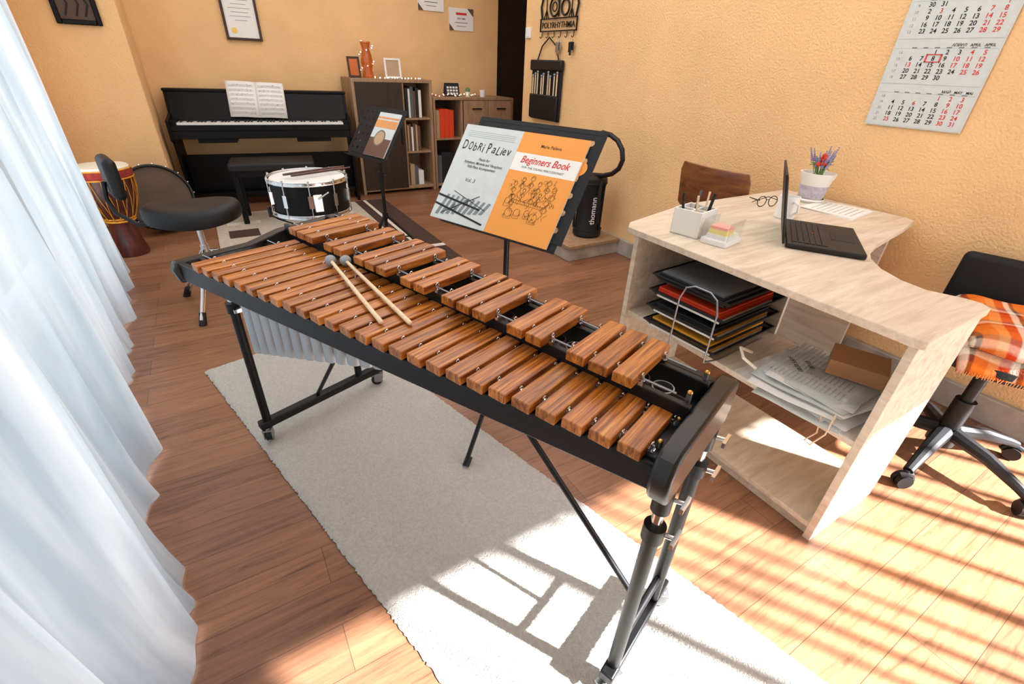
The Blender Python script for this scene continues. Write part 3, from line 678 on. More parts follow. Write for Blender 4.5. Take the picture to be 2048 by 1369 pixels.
booksrow(1.85,5.21,.06,[(.05,.22,'bk4','tan folder standing on the cabinet shelf'),(.04,.2,'bk2','grey binder standing on the cabinet shelf'),(.06,.15,'paper','thin white folder standing on the cabinet shelf')],g)
booksrow(2.18,5.21,.54,[(.04,.28,'bk4','tan folder standing on the cabinet shelf'),(.055,.29,'redf','orange-red binder standing on the cabinet shelf'),(.055,.29,'redf','orange-red binder standing on the cabinet shelf'),(.055,.28,'redf','orange-red binder standing on the cabinet shelf')],g)
booksrow(2.18,5.21,.055,[(.05,.3,'bk2','grey binder standing on the cabinet shelf'),(.16,.33,'bk3','tall dark binder standing on the cabinet shelf')],g)
def pframe(lab,x,y,z,w,h,fm,pm2,tilt=.15,bw=.018):
    e=thing('picture_frame',lab,'picture frame',(x,y,z)); mx=Matrix.Rotation(-tilt,4,'X')
    b=B().box(0,bw,0,.015,0,h,0,mx).box(w-bw,w,0,.015,0,h,0,mx).box(bw,w-bw,0,.015,0,bw,0,mx).box(bw,w-bw,0,.015,h-bw,h,0,mx); b.obj('frame',fm,e,bevel=.002)
    B().box(bw,w-bw,.006,.012,bw,h-bw,0,mx).obj('picture',pm2,e)
    return e
pframe('small brown picture frame standing on the cabinet',1.33,5.32,1.107,.12,.18,'wframe','amber')
pframe('small white picture frame standing on the cabinet',1.69,5.30,1.107,.17,.18,'white','bk4')
e=thing('amber_vase','tall amber glass vase wrapped with fairy lights','vase',(1.53,5.36,1.105))
B().lathe([(.001,0),(.05,0),(.055,.02),(.045,.07),(.06,.13),(.05,.2),(.035,.24),(.05,.30),(.045,.31),(.001,.305)],24).obj('glass_body','amber',e)
def lights(pts,lab):
    e=thing('string_lights',lab,'fairy lights',pts[0]); q0=Vector(pts[0]); pts=[Vector(p)-q0 for p in pts]; B().tube(pts,.0012,4).obj('wire','rope',e)
    for i in range(len(pts)): B().ball(pts[i],.006,0,8).obj('bulb',random.choice(['bulb','bulb','bulbp','bulbb']),e)
pts=[(1.53+.068*math.cos(i*.9),5.36+.068*math.sin(i*.9),1.115+i*.019) for i in range(17)]; lights(pts,'warm fairy lights spiralling round the amber vase')
pts=[(1.56+i*.03+random.uniform(-.01,.01),5.25+random.uniform(-.04,.03),1.113) for i in range(17)]; lights(pts,'warm fairy lights lying along the tall cabinet top')
pts=[(2.17+i*.035,5.26+random.uniform(-.05,.03),.955+random.uniform(0,.02)) for i in range(16)]; lights(pts,'coloured fairy lights lying on the low cabinet')
e=thing('desk_calendar','small black desk calendar on the low cabinet','calendar',(2.36,5.33,.946))
B().prismx([(0,0),(.08,0),(.045,.13),(.035,.13)],0,.17).obj('stand_card','bk3',e); b=B()
for i in range(4):
    for j in range(3): b.box(.02+i*.035,.045+i*.035,-.001,.001,.02+j*.03,.04+j*.03,0,Matrix.Rotation(-.26,4,'X'))
b.obj('printed_grid','paper',e)
B().lathe([(.001,0),(.03,0),(.034,.07),(.031,.07),(.028,.006),(.001,.006)],24).obj('white_cup','white',loc=(2.80,5.30,.946),label='small white cup on the low cabinet',category='cup')
B().lathe([(.001,0),(.024,0),(.03,.05),(.026,.05),(.02,.04),(.001,.04)],20).ball((0,0,.065),.028,1).obj('tiny_plant_pot',['pot','leaf'],loc=(2.62,5.32,.946),label='tiny potted plant on the low cabinet',category='plant')

# ------------------------------------------------------------ wall pictures
e=thing('framed_certificate','framed white certificate with dark wooden frame on wall','picture frame',(.355,5.58,1.37))
b=B().box(0,.02,-.01,.018,0,.42).box(.27,.29,-.01,.018,0,.42).box(.02,.27,-.01,.018,0,.02).box(.02,.27,-.01,.018,.40,.42); b.obj('frame','wframe',e,bevel=.003)
B().box(.02,.27,.004,.012,.02,.40).obj('certificate_sheet','paper',e)
b=B(); MXF=Matrix.Rotation(math.pi/2,4,'X')
for i,(wd) in enumerate([.16,.12,.18,.14,.17,.1]): b.box(.145-wd/2,.145+wd/2,.0025,.0035,.30-i*.03,.303-i*.03)
b.obj('print_lines','grey',e); B().cyl((.075,.0035,.075),(.075,.0,.075),.022,n=24).obj('seal','gold',e)
def wallcert(x,z,w,h,lab,tx):
    e=thing('wall_certificate',lab,'certificate',(x,5.592,z))
    B().box(0,w,-.002,.006,0,h).obj('sheet','paper',e)
    b=B().text(tx,w/2,h*.50,.024,0,.0,'c',mx=Matrix.Translation((0,-.003,0))@MXF,bold=.01)
    b.box(w*.25,w*.75,-.004,-.0025,h*.35,h*.37,0).box(w*.3,w*.7,-.004,-.0025,h*.2,h*.215,0); b.box(w*.28,w*.72,-.004,-.0025,h*.70,h*.8,2); b.prism([(0,0),(w*.2,0),(0,h*.3)],.0,.001,1,Matrix.Translation((0,-.003,0))@MXF); b.prism([(w,h),(w*.75,h),(w,h*.65)],.0,.001,1,Matrix.Translation((0,-.003,0))@MXF)
    b.obj('print',['ink','bk1','red'],e,smooth=False)
wallcert(2.19,1.73,.29,.21,'white printed certificate pinned high on orange wall','DIPLOMA'); wallcert(2.54,1.575,.29,.205,'white printed certificate with dark corners on orange wall','DIPLOMA')
e=thing('framed_picture','dark ornate framed picture on orange wall','picture frame',(-.70,4.88,1.395))
b=B().box(0,.03,-.012,.018,0,.34).box(.22,.25,-.012,.018,0,.34).box(.03,.22,-.012,.018,0,.03).box(.03,.22,-.012,.018,.31,.34); b.obj('frame','blackwood',e,bevel=.006)
B().box(.03,.22,.002,.012,.03,.31).obj('picture','bhead',e)
b=B()
for x in (.06,.12,.17): b.tube([(x,.0,.05),(x+.03,.0,.12),(x+.01,.0,.18),(x+.035,.0,.25)],.006,6)
b.obj('painted_figures','bk3',e)

# ------------------------------------------------------------ wall calendar (faces -X)
MXC=Matrix(((0,0,-1,2.632),(-1,0,0,1.185),(0,1,0,1.10),(0,0,0,1)))
CAL=thing('wall_calendar','three-month wall calendar with red weekend numbers','calendar',mx=MXC)
W_=.365
B().box(0,W_,0,.56,-.003,0).obj('backing_sheet','paperg',CAL)
for k in range(3): B().box(.006,W_-.006,.004+k*.163,.158+k*.163,.0,.0015).obj('month_sheet','paperg',CAL)
b=B()
months=[('МАЙ   MAY   MAI',[(18,[None]*4+[1,2,3]),(19,list(range(4,11))),(20,list(range(11,18))),(21,list(range(18,25))),(22,list(range(25,32)))],{1,6,24,25}),
 ('АПРИЛ   APRIL   APRIL',[(14,[None,None,1,2,3,4,5]),(15,list(range(6,13))),(16,list(range(13,20))),(17,list(range(20,27))),(18,[27,28,29,30,None,None,None])],{10,13,17}),
 ('МАРТ   MARCH   MART',[(9,[30,31,None,None,None,None,1]),(10,list(range(2,9))),(11,list(range(9,16))),(12,list(range(16,23))),(13,list(range(23,30)))],{3})]
for k,(hd,rows,reds) in enumerate(months):
    y0=.004+k*.163
    b.text(hd,W_-.02,y0+.135,.0135,0,.002,'r',bold=.02)
    for r_,(wk,ds) in enumerate(rows):
        yy=y0+.108-r_*.0225
        b.text(str(wk),.035,yy,.015,1,.002,'c')
        for c_,dn in enumerate(ds):
            if dn is None: continue
            b.text(str(dn),.08+c_*.0405,yy,.0225,2 if (c_>=5 or dn in reds) else 0,.002,'c',bold=.02)
    b.box(.008,W_-.008,y0+.128,y0+.1285,.0015,.0019,1)
    for c_ in range(7): b.box(.07+c_*.0405,.088+c_*.0405,y0+.129,y0+.133,.0015,.0019,1)
b.obj('printed_numbers',['ink','grey','red'],CAL,smooth=False)
xx=.08+2*.0405; yy=.004+.163+.108-.0225
b=B(); b.box(xx-.028,xx+.028,yy-.006,yy-.003,.002,.0035).box(xx-.028,xx+.028,yy+.020,yy+.023,.002,.0035).box(xx-.028,xx-.023,yy-.006,yy+.023,.002,.0035).box(xx+.023,xx+.028,yy-.006,yy+.023,.002,.0035)
b.obj('date_marker','red',CAL)

# ------------------------------------------------------------ key holder, switch, mallet bag
MXK=Matrix(((0,0,-1,2.625),(-1,0,0,3.93),(0,1,0,1.52),(0,0,0,1)))
K=thing('key_holder','black metal key holder with drummer cut-out and lettering','key holder',mx=MXK)
b=B().box(0,.5,0,.006,-.004,.004).box(0,.5,.085,.091,-.004,.004).box(0,.006,0,.09,-.004,.004).box(.494,.5,0,.09,-.004,.004)
b.text('POLYRHYTHMIA',.25,.024,.058,0,0,'c',bold=.005,width=.45); b.obj('name_plate','black',K,solid=.004,smooth=False)
b=B()
# drum-kit outline: kick, two toms, cymbals on stands, seated drummer, treble-like scroll at each side
b.tube([(.02,.09,0),(.0,.17,0),(.03,.25,0),(.0,.34,0),(.05,.44,0)],.009,6).tube([(.48,.09,0),(.5,.17,0),(.47,.25,0),(.5,.34,0),(.45,.44,0)],.009,6)
b.ring((.19,.165,0),.062,.008,24).ring((.19,.165,0),.03,.005,18).ring((.335,.155,0),.05,.008,24)
b.box(.12,.22,.245,.285,-.004,.004).box(.27,.35,.235,.285,-.004,.004)
for xx_,a_ in ((.08,.1),(.42,-.1)):
    b.tube([(xx_,.09,0),(xx_,.35,0)],.005,6).tube([(xx_-.03,.09,0),(xx_,.15,0),(xx_+.03,.09,0)],.005,6).tube([(xx_-.06,.345-a_*.1,0),(xx_,.36,0),(xx_+.06,.345+a_*.1,0)],.006,6)
b.tube([(.25,.42,0),(.25,.29,0)],.026,8).tube([(.25,.39,0),(.17,.33,0),(.15,.40,0)],.009,6).tube([(.25,.39,0),(.33,.33,0),(.36,.42,0)],.009,6).ball((.25,.46,0),.03,0,12,(1,1,.3)).tube([(.25,.10,0),(.25,.29,0)],.007,6)
b.obj('drummer_cutout','black',K)
for i in range(6): x=.03+i*.088; B().tube([(x,0,0),(x,-.035,0),(x,-.045,.012),(x,-.035,.022)],.0035,6).obj('hook','black',K)
for x,lab in ((.47,'bunch of keys hanging from a hook'),(.295,'small silver key hanging from a hook')):
    e=thing('key_bunch',lab,'keys',mx=MXK@Matrix.Translation((x,-.045,.015)))
    B().ring((0,-.015,0),.015,.0015,16,6).obj('ring','steel',e)
    B().box(-.035,-.005,-.10,-.03,-.002,.002).box(.0,.03,-.085,-.03,-.004,-.001).box(-.015,.01,-.12,-.03,.003,.006).obj('key','blackm' if x>.4 else 'steel',e,bevel=.002)
B().box(-.012,0,-.04,.04,-.04,.04).box(-.016,-.012,-.025,.025,-.03,.03).obj('light_switch','white',loc=(2.64,4.13,1.52),bevel=.002,label='white square light switch on orange wall',category='light switch')
B().box(-.010,0,-.04,.04,-.04,.04).lathe([(.001,-.014),(.022,-.014),(.024,-.010)],20,0,mx=Matrix.Rotation(math.pi/2,4,'Y')).obj('power_outlet','cream',loc=(2.64,2.42,.26),bevel=.002,label='cream square power outlet low on orange wall',category='power outlet')
MXB=Matrix(((0,0,-1,2.62),(-1,0,0,4.0),(0,1,0,.86),(0,0,0,1)))
e=thing('mallet_bag','black hanging mallet bag filled with wooden mallets','mallet bag',mx=MXB)
B().box(0,.44,0,.44,-.01,.012).obj('back_cloth','blackm',e,bevel=.008)
B().box(.01,.43,.01,.2,.012,.035).obj('pocket','vinyl',e,bevel=.008); B().box(-.01,.45,.38,.46,-.01,.03).obj('top_flap','vinyl',e,bevel=.01)
B().tube([(.06,.45,0),(.12,.56,-.002),(.22,.62,0),(.32,.56,-.002),(.38,.45,0)],.006,6).obj('strap','vinyl',e)
for i,x in enumerate((.04,.075,.11,.17,.2,.27,.3,.36,.40)):
    B().cyl((x,.06,.02),(x+.006,.33+.015*(i%3),.024),.006,n=8,mi=0).ball((x+.006,.34+.015*(i%3),.024),.010,1).obj('mallet_shaft',['stick','mallet'],e)
e=thing('round_gig_bag','black cylindrical padded bag with white lettering on step','bag',(2.42,2.79,.125))
B().lathe([(.001,0),(.095,0),(.112,.015),(.110,.05),(.10,.075),(.098,.22),(.104,.38),(.112,.42),(.108,.445),(.08,.462),(.001,.468)],32).obj('bag_body','vinyl',e)
b=B()
for zz in (.06,.41): b.ring((0,0,zz),.109,.005,32)
for a in (2.6,5.0): b.tube([(math.cos(a)*.110,math.sin(a)*.110,.06),(math.cos(a)*.11,math.sin(a)*.11,.25),(math.cos(a)*.110,math.sin(a)*.110,.42)],.010,6)
b.tube([(.0,-.10,.44),(-.03,-.13,.36),(-.02,-.13,.22),(0,-.11,.12)],.013,8)
b.obj('piping','blackm',e)
b=B(); v,f,x0,x1=textgeo('thomann',.015,0); sc=.058; aa=math.atan2(-2.79,-2.42)
vs=[(.106*math.cos(aa-(a[1]*sc-.02)/.104+.28),.106*math.sin(aa-(a[1]*sc-.02)/.104+.28),.11+(a[0]-x0)*sc) for a in v]
b.add(vs,f); b.obj('lettering','white',e,smooth=False)
B().tube([(0,-.05,.755),(0,-.13,.752),(0,-.21,.725),(0,-.265,.675),(0,-.285,.61),(0,-.26,.55),(0,-.20,.505),(0,-.11,.475),(0,.0,.46)],.017,12).ball((0,-.045,.755),.019).obj('curved_handle','plastic',e,angle=80)

# ------------------------------------------------------------ desk
DK=thing('corner_desk','light oak corner desk with curved top and open side shelves','desk',(1.53,.77,0))
def dk(b,name,m,bev=.001): return b.obj(name,m,DK,loc=(-1.53,-.77,0),bevel=bev)
top=[(1.31,1.27),(1.36,1.315),(1.80,1.43),(2.60,1.43),(2.60,.85),(2.57,.81),(2.40,.775),(2.2,.745),(2.05,.72),(1.93,.69),(1.84,.645),(1.765,.58),(1.715,.50),(1.70,.43),(1.735,.35),(1.74,.31),(1.72,.285),(1.33,.28),(1.32,.30)]
dk(B().prism(top,.728,.752),'desktop','oakx',.003)
dk(B().box(1.34,1.735,.295,.317,0,.728),'side_panel','oak',.0015)
dk(B().box(1.33,1.735,1.225,1.247,0,.728),'side_panel','oak',.0015)
dk(B().box(1.345,1.73,.317,1.225,.385,.405),'shelf','oakx')
dk(B().box(1.345,1.73,.317,1.225,.04,.06).box(1.36,1.38,.317,1.225,0,.04),'bottom_shelf','oakx')
dk(B().box(1.715,1.73,.80,1.225,.405,.728),'back_panel','oak'); dk(B().box(1.715,1.73,.317,.80,.60,.728),'back_panel','oak')
dk(B().box(2.54,2.56,.86,1.40,.0,.728),'wall_side_panel','oak'); dk(B().box(1.75,2.54,1.38,1.395,.35,.728),'modesty_panel','oak')
e=thing('pen_holder','white square divided pen holder with pens','pen holder',(1.43,1.045,.752),math.radians(12))
b=B().box(0,.12,0,.11,0,.006).box(0,.12,0,.006,0,.095).box(0,.12,.104,.11,0,.095).box(0,.006,.006,.104,0,.095).box(.114,.12,.006,.104,0,.095).box(.057,.062,.006,.104,.0,.09).box(.006,.114,.052,.057,0,.09)
b.obj('holder_body','paper',e,bevel=.001)
for x,y,dx,dy,m_,r_ in ((.03,.03,-.01,.01,'stick',.004),(.03,.08,.0,.02,'plastic',.005),(.085,.03,.03,-.01,'plastic',.006),(.09,.08,.04,.0,'bk2',.005),(.1,.04,.035,.01,'stick',.004)):
    B().cyl((x,y,.008),(x+dx*.8,y+dy,.145),r_,n=8,mi=0).obj('pen',m_,e)
e=thing('memo_box','clear acrylic memo cube with coloured paper notes','memo box',(1.44,.93,.752),math.radians(12))
B().box(0,.12,0,.095,0,.02).obj('base_tray','white',e,bevel=.003)
B().box(0,.12,0,.002,.02,.085).box(0,.12,.093,.095,.02,.085).box(0,.002,.002,.093,.02,.085).box(.118,.12,.002,.093,.02,.085).obj('acrylic_walls','glass',e)
for a_ in ((.015,.105,.012,.083,.02,.035,'paper'),(.02,.075,.015,.08,.035,.052,'yel'),(.022,.074,.017,.078,.052,.062,'pink')): B().box(*a_[:6]).obj('paper_notes',a_[6],e)
LT=thing('laptop','black open laptop on the desk','laptop',(1.655,.845,.752),math.atan2(.54,.84))
B().box(0,.36,-.245,0,.003,.02).obj('base','plastic',LT,bevel=.004)
b=B()
for r_ in range(6):
    for c_ in range(14):
        if r_==5 and 3<c_<9: continue
        b.box(.03+c_*.0217,.03+c_*.0217+.019,-.035-r_*.019,-.035-r_*.019+.016,.02,.0222)
b.box(.03+4*.0217,.03+9*.0217-.003,-.13,-.114,.02,.0222)
b.obj('keyboard','keyp',LT,bevel=.0008)
B().box(.13,.23,-.225,-.165,.02,.0206).box(.13,.23,-.16,-.15,.02,.0212).obj('trackpad','bk3',LT); B().ball((.175,-.09,.0225),.003,0).obj('pointing_stick','red',LT)
mxs=Matrix.Translation((0,.004,.014))@Matrix.Rotation(math.radians(-14),4,'X')
B().box(0,.36,-.0,.008,0,.235,0,mxs).obj('lid','plastic',LT,bevel=.003)
B().box(.012,.348,-.0015,.0,.018,.225,0,mxs).obj('screen','screen',LT)
e=thing('mug','white mug with dark logo on the desk','mug',(2.04,1.09,.752))
B().lathe([(.001,0),(.036,0),(.04,.005),(.04,.092),(.037,.092),(.036,.01),(.001,.01)],28).obj('cup','white',e)
B().tube([(-.018,-.036,.075),(-.03,-.062,.07),(-.032,-.066,.045),(-.018,-.038,.02)],.005,8).obj('handle','white',e)
e=thing('potted_lavender','lavender and red flower in white patterned pot','potted plant',(2.46,1.22,.752))
B().lathe([(.001,0),(.055,0),(.066,.012),(.06,.018)],28).obj('saucer','pot',e)
B().lathe([(.001,.01),(.045,.01),(.052,.02),(.066,.10),(.075,.12),(.078,.135),(.070,.135),(.062,.115),(.001,.115)],28).obj('pot','pot',e)
B().lathe([(.0535,.025),(.0625,.078),(.064,.078),(.055,.025)],28).obj('pot_pattern','mauve',e)
b=B(); r2=random.Random(5)
for i in range(16):
    a=r2.uniform(0,6.28); d=r2.uniform(.02,.075); hgt=r2.uniform(.19,.25); p=Vector((math.cos(a)*d,math.sin(a)*d,hgt)); q=Vector((math.cos(a)*.015,math.sin(a)*.015,.11))
    b.tube([q,(q+p)/2+Vector((0,0,.01)),p],.0015,5,0)
    for k in range(7): c=q.lerp(p,.6+.4*k/6); b.ball(c,.006-.0005*k,1,6)
for i in range(14):
    a=r2.uniform(0,6.28); p=Vector((math.cos(a)*.05,math.sin(a)*.05,r2.uniform(.15,.2))); b.tube([(0,0,.11),p*.6+Vector((0,0,.07)),p],[.003,.004,.001],5,0)
for k in range(9): b.ball((r2.uniform(-.015,.015)-.01,r2.uniform(-.015,.015)-.01,.17+r2.uniform(0,.045)),.011,2,7)
b.obj('foliage',['leaf','lav','flor'],e)
e=thing('open_notebook','open white notebook with printed pages on the desk','notebook',(2.29,.93,.752),math.radians(8))
B().prism([(0,0),(.26,.0),(.28,.22),(.04,.24)],0,.004).prism([(.005,.005),(.25,.0),(.265,.21),(.03,.235)],.004,.007).obj('pages','paper',e)
b=B()
for i in range(8): b.box(.04,.22,.025+i*.023,.027+i*.023,.0072,.0076,i%2)
b.obj('print_lines',['grey','leaf'],e)
e=thing('eyeglasses','folded black-rimmed eyeglasses on the desk','glasses',(2.14,1.24,.752),-.3)
b=B()
for x in (-.03,.03): b.ring((x,0,.025),.023,.002,24,6,0,'y')
b.tube([(-.007,0,.03),(0,-.003,.034),(.007,0,.03)],.0015,6).tube([(-.053,0,.03),(-.05,.06,.03),(.03,.08,.008)],.002,6).tube([(.053,0,.03),(.055,.06,.03),(-.02,.07,.006)],.002,6)
b.obj('rim','plastic',e)

# letter trays
e=thing('letter_tray','four-tier black wire mesh letter tray with folders','letter tray',(1.335,.80,.405),math.radians(4))
def tray(z0,fold,hh=.026):
    b=B(); b.box(0,.34,0,.27,z0,z0+.002)
    o=.022
    for (ax,ay,bx,by,nx_,ny_) in ((0,0,0,.27,-1,0),(.34,0,.34,.27,1,0),(0,.27,.34,.27,0,1),(0,0,.34,0,0,-1)):
        b.add([(ax,ay,z0),(bx,by,z0),(bx+nx_*o+(o if bx>0 and nx_==0 else (-o if nx_==0 else 0)),by+ny_*o+(o if by>0 and ny_==0 else (-o if ny_==0 else 0)),z0+hh),(ax+nx_*o+(-o if nx_==0 else 0),ay+ny_*o+(-o if ny_==0 else 0),z0+hh)],[(0,1,2,3)])
    b.tube([(-o,-o,z0+hh),(.34+o,-o,z0+hh),(.34+o,.27+o,z0+hh),(-o,.27+o,z0+hh)],.003,6,0,True)
    b.obj('tray','plastic',e,solid=.002)
    for i,m_ in enumerate(fold): B().box(-.012+.002*i,.33+.003*i,.002+.003*i,.265,z0+.004+i*.0095,z0+.012+i*.0095).obj('folder',m_,e,bevel=.001)
tray(.012,['paper','yelf','bk3','yelf']);tray(.075,['paper','yelf','bk3','bk3']);tray(.138,['paper','redf','redf','redf']);tray(.200,['bk3','bk2','bk3','bk2'])
b=B()
b.tube([(-.045,-.005,.004),(-.048,-.005,.19),(-.046,.01,.235),(-.042,.04,.25),(-.042,.10,.25),(-.046,.13,.235),(-.048,.145,.19),(-.045,.145,.004)],.0032,8)
b.tube([(-.045,-.005,.004),(.02,-.02,.003),(.30,-.02,.003)],.0032,8)
b.obj('wire_support','steel',e)
# plastic bag stuffed with newspapers
e=thing('plastic_envelope','clear plastic bag of newspapers with cord handles','bag',(1.36,.335,.405))
r3=random.Random(9)
for k in range(10):
    n=8; b=B(); ph=r3.uniform(0,6); mxk=Matrix.Translation((-.03+.004*k+r3.uniform(-.02,.02),.01+r3.uniform(0,.07),.004+k*.006))@Matrix.Rotation(r3.uniform(-.22,.22),4,'Z'); vs=[];fs=[]
    for j in range(n+1):
        for i in range(n+1):
            u,v_=i/n,j/n; vs.append((u*.32,v_*.25,.003*math.sin(u*5+ph)+.003*math.sin(v_*6+ph)))
    for j in range(n):
        for i in range(n): a=j*(n+1)+i; fs.append((a,a+1,a+n+2,a+n+1))
    b.add(vs,fs,0,mxk)
    b.obj('newspaper_sheet','paper' if k%3 else 'paperg',e,solid=.0015)
b=B(); mt=Matrix.Translation((.02,.06,.0625))@Matrix.Rotation(.12,4,'Z')
for c_ in range(4):
    for l in range(16):
        b.box(.012+c_*.07,.012+c_*.07+r3.uniform(.045,.06),.012+l*.0135,.015+l*.0135,.003,.0036,0,mt)
b.box(.09,.15,.09,.14,.0036,.0042,0,mt)
b.obj('newsprint','grey',e,smooth=False)
b=B(); n=18; vs=[];fs=[]
for j in range(n+1):
    for i in range(n+1):
        u,v_=i/n,j/n; ed=min(u,1-u,v_,1-v_)
        vs.append((-.035+u*.38,-.008+v_*.38,.076*min(1,ed*6)+.006*r3.random()+.003))
for j in range(n):
    for i in range(n): a=j*(n+1)+i; fs.append((a,a+1,a+n+2,a+n+1))
b.add(vs,fs); b.obj('plastic_cover','film',e,angle=10)
B().tube([(-.02,.05,.05),(-.06,.04,.0),(-.07,.06,-.05),(-.05,.085,-.06),(-.03,.07,-.03),(-.025,.08,.03)],.0022,6).obj('cord_handle','stick',e)
B().tube([(-.03,.30,.06),(-.05,.34,.085),(-.01,.38,.09),(.05,.37,.06)],.005,8).obj('rolled_handle','cream',e)
t=B(); t.text('18:30 SAPF',.05,.20,.02,0,.085,'l',bold=.02,rot=.9); t.obj('handwriting','ink',e,smooth=False)
t=B(); t.text('8010',.10,.19,.022,0,.085,'l',bold=.02,rot=.9); t.obj('handwriting','ink',e,smooth=False)
B().box(0,.13,0,.15,0,.05).box(-.002,.132,-.001,.002,.045,.051).obj('cardboard_box','card',loc=(1.52,.36,.490),rot=(0,0,math.radians(22)),bevel=.002,label='small closed brown cardboard box on plastic bag',category='box')
# wooden chair
e=thing('wooden_chair','old varnished plywood chair beside the wall','chair',(2.34,1.66,0))
b=B(); vs=[];fs=[];n=14
for z_ in (.60,.62,.80,.845):
    for i in range(n+1):
        u=-1+2*i/n; wd=.222 if .6<z_<.84 else .205; vs.append((-.02+.035*(1-u*u)*-1-(z_-.6)*.15,u*wd,z_))
for j in range(3):
    for i in range(n): a=j*(n+1)+i; fs.append((a,a+1,a+n+2,a+n+1))
b.add(vs,fs); b.obj('backrest','ply',e,solid=.012,bevel=.003)
B().prism([(-.02,-.2),(.22,-.2),(.24,-.1),(.24,.1),(.22,.2),(-.02,.2)],.43,.45).obj('seat','ply',e,bevel=.006)
for x,y in ((0,-.18),(0,.18)): B().tube([(-.03,y,0),(0,y,.43),(-.03,y,.66)],.012,8).obj('leg','steel',e)
for x,y in ((.21,-.18),(.21,.18)): B().tube([(x+.02,y,0),(x,y,.43)],.012,8).obj('leg','steel',e)
# office chair
e=thing('office_chair','black swivel office chair on five casters','chair',(2.18,.28,0))
B().cyl((0,0,.12),(0,0,.27),.032,n=20).cyl((0,0,.27),(0,0,.42),.02,n=20).cyl((0,0,.07),(0,0,.14),.045,n=24).obj('gas_column','plastic',e)
for k in range(5):
    a=math.radians(183+72*k); c,s=math.cos(a),math.sin(a)
    B().tube([(c*.03,s*.03,.125),(c*.15,s*.15,.115),(c*.26,s*.26,.085),(c*.30,s*.30,.07)],[.03,.024,.018,.016],10).obj('base_arm','plastic',e)
    t_=a+.9; B().cyl((-.02,0,.028),(-.004,0,.028),.027,n=20).cyl((.004,0,.028),(.02,0,.028),.027,n=20).cyl((0,0,.03),(0,0,.075),.008,n=10).cyl((-.019,0,.03),(.019,0,.03),.022,n=16).tube([(0,.03,.03),(0,.02,.052),(0,0,.06),(0,-.02,.052)],.012,8).obj('caster','plastic',e,loc=(c*.305,s*.305,0),rot=(0,0,t_))
b=B(); prof=[(.001,.42),(.8,.42),(.97,.43),(1,.45),(.97,.47),(.85,.478),(.001,.476)]
b.lathe([(r_*.25,z_) for r_,z_ in prof],36,0,(.12,.03,0),sx=1.12,sy=1.08); b.obj('seat','vinyl',e)
mxo=Matrix.Translation((.40,.10,.60))@Matrix.Rotation(.25,4,'Z')
B().box(-.025,.025,-.24,.21,-.13,.10,0,mxo).obj('backrest','blackm',e,bevel=.024,seg=4)
B().tube([(.2,.05,.41),(.40,.05,.42),(.43,.08,.56)],.016,8).obj('backrest_bar','plastic',e)
# blanket
n=48
def layer(sx0,sx1,sy0,sy1,z0,h,drop,seed):
    vs=[];fs=[]
    for j in range(n+1):
        for i in range(n+1):
            u,v_=i/n,j/n; x=lerp(sx0,sx1,u); y=lerp(sy0,sy1,v_)
            ed=min(u,1-u,v_,1-v_)
            z_=z0+h*min(1,ed*10)**.5+.004*math.sin(u*9+v_*5+seed)+.003*math.sin(v_*13+u*7+seed)
            if u<.10: z_-=(.10-u)*drop
            vs.append((x+.007*math.sin(v_*11+seed),y+.007*math.sin(u*11+seed),z_))
    for j in range(n):
        for i in range(n): a=j*(n+1)+i; fs.append((a,a+1,a+n+2,a+n+1))
    return vs,fs
e=thing('plaid_blanket','orange grey and white plaid wool blanket folded on chair','blanket',(2.33,.285,.485),.42)
B().add(*layer(-.30,.22,-.27,.175,.004,.032,.45,0)).obj('lower_fold','plaid',e,solid=.006,angle=180)
B().add(*layer(-.27,.21,-.26,.165,.042,.035,.10,2.1)).obj('upper_fold','plaid',e,solid=.006,angle=180)
b=B(); r4=random.Random(2)
for k in range(60):
    u=k/59; y=-.26+u*.43; x=-.302+.007*math.sin(u*11); b.tube([(x,y,-.036),(x-.006,y+r4.uniform(-.005,.005),-.050)],.0013,4)
b.obj('fringe','apri',e)

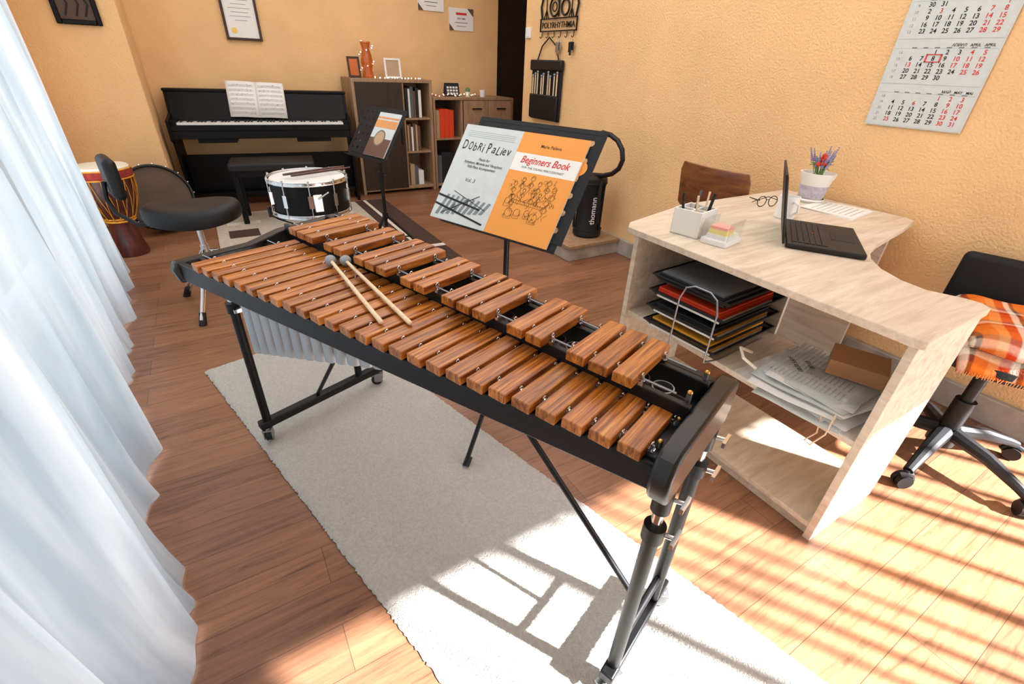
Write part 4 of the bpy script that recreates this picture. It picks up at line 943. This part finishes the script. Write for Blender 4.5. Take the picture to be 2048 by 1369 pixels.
# ------------------------------------------------------------ lights
def area(name,loc,rot,sx,sy,en,col):
    l=bpy.data.lights.new(name,'AREA'); l.shape='RECTANGLE'; l.size=sx; l.size_y=sy; l.energy=en; l.color=col
    o=bpy.data.objects.new(name,l); COL.objects.link(o); o.location=loc; o.rotation_euler=rot; return o
area('daylight_left_window',(-.94,1.8,1.25),(0,math.radians(-90),0),2.1,4.2,64,(.88,.95,1))
area('daylight_sunny_window',(2.2,-1.35,1.0),(math.radians(90),0,0),2.2,1.7,38,(.97,.98,1))
area('ceiling_fill',(1.2,1.9,2.57),(0,0,0),2.6,2.8,46,(.96,.98,1))  # added soft fill under the ceiling, no fixture in the room
area('ceiling_fill',(1.2,4.3,2.57),(0,0,0),3.0,1.6,26,(.98,.98,1))  # second added fill, lifts the rear wall around the piano
sl=bpy.data.lights.new('sun','SUN'); sl.energy=38; sl.angle=.022; sl.color=(.97,.97,1)
so=bpy.data.objects.new('sun',sl); COL.objects.link(so)
el=math.radians(38); d=Vector((-.53*math.cos(el),.848*math.cos(el),-math.sin(el))); so.rotation_euler=d.to_track_quat('-Z','Y').to_euler(); so.location=(4,-5,5)
wd=bpy.data.worlds.new('world'); scene.world=wd; wd.use_nodes=True; nt=wd.node_tree; bg=nt.nodes['Background']
sk=nt.nodes.new('ShaderNodeTexSky'); sk.sky_type='NISHITA'; sk.sun_disc=False; sk.sun_elevation=el; nt.links.new(sk.outputs[0],bg.inputs[0]); bg.inputs[1].default_value=.3

# ------------------------------------------------------------ camera
f,th,ro,az=925,math.radians(30.89),math.radians(2.57),math.radians(32.27)
fw=Vector((math.sin(az)*math.cos(th),math.cos(az)*math.cos(th),-math.sin(th)))
r0=Vector((math.cos(az),-math.sin(az),0)); u0=r0.cross(fw)
r=r0*math.cos(ro)+u0*math.sin(ro); up=-r0*math.sin(ro)+u0*math.cos(ro)
cam=bpy.data.cameras.new('camera'); cam.sensor_width=36; cam.lens=36*f/2048; cam.clip_start=.02
co=bpy.data.objects.new('camera',cam); COL.objects.link(co)
co.matrix_world=Matrix(((r.x,up.x,-fw.x,0),(r.y,up.y,-fw.y,0),(r.z,up.z,-fw.z,1.27),(0,0,0,1)))
scene.camera=co
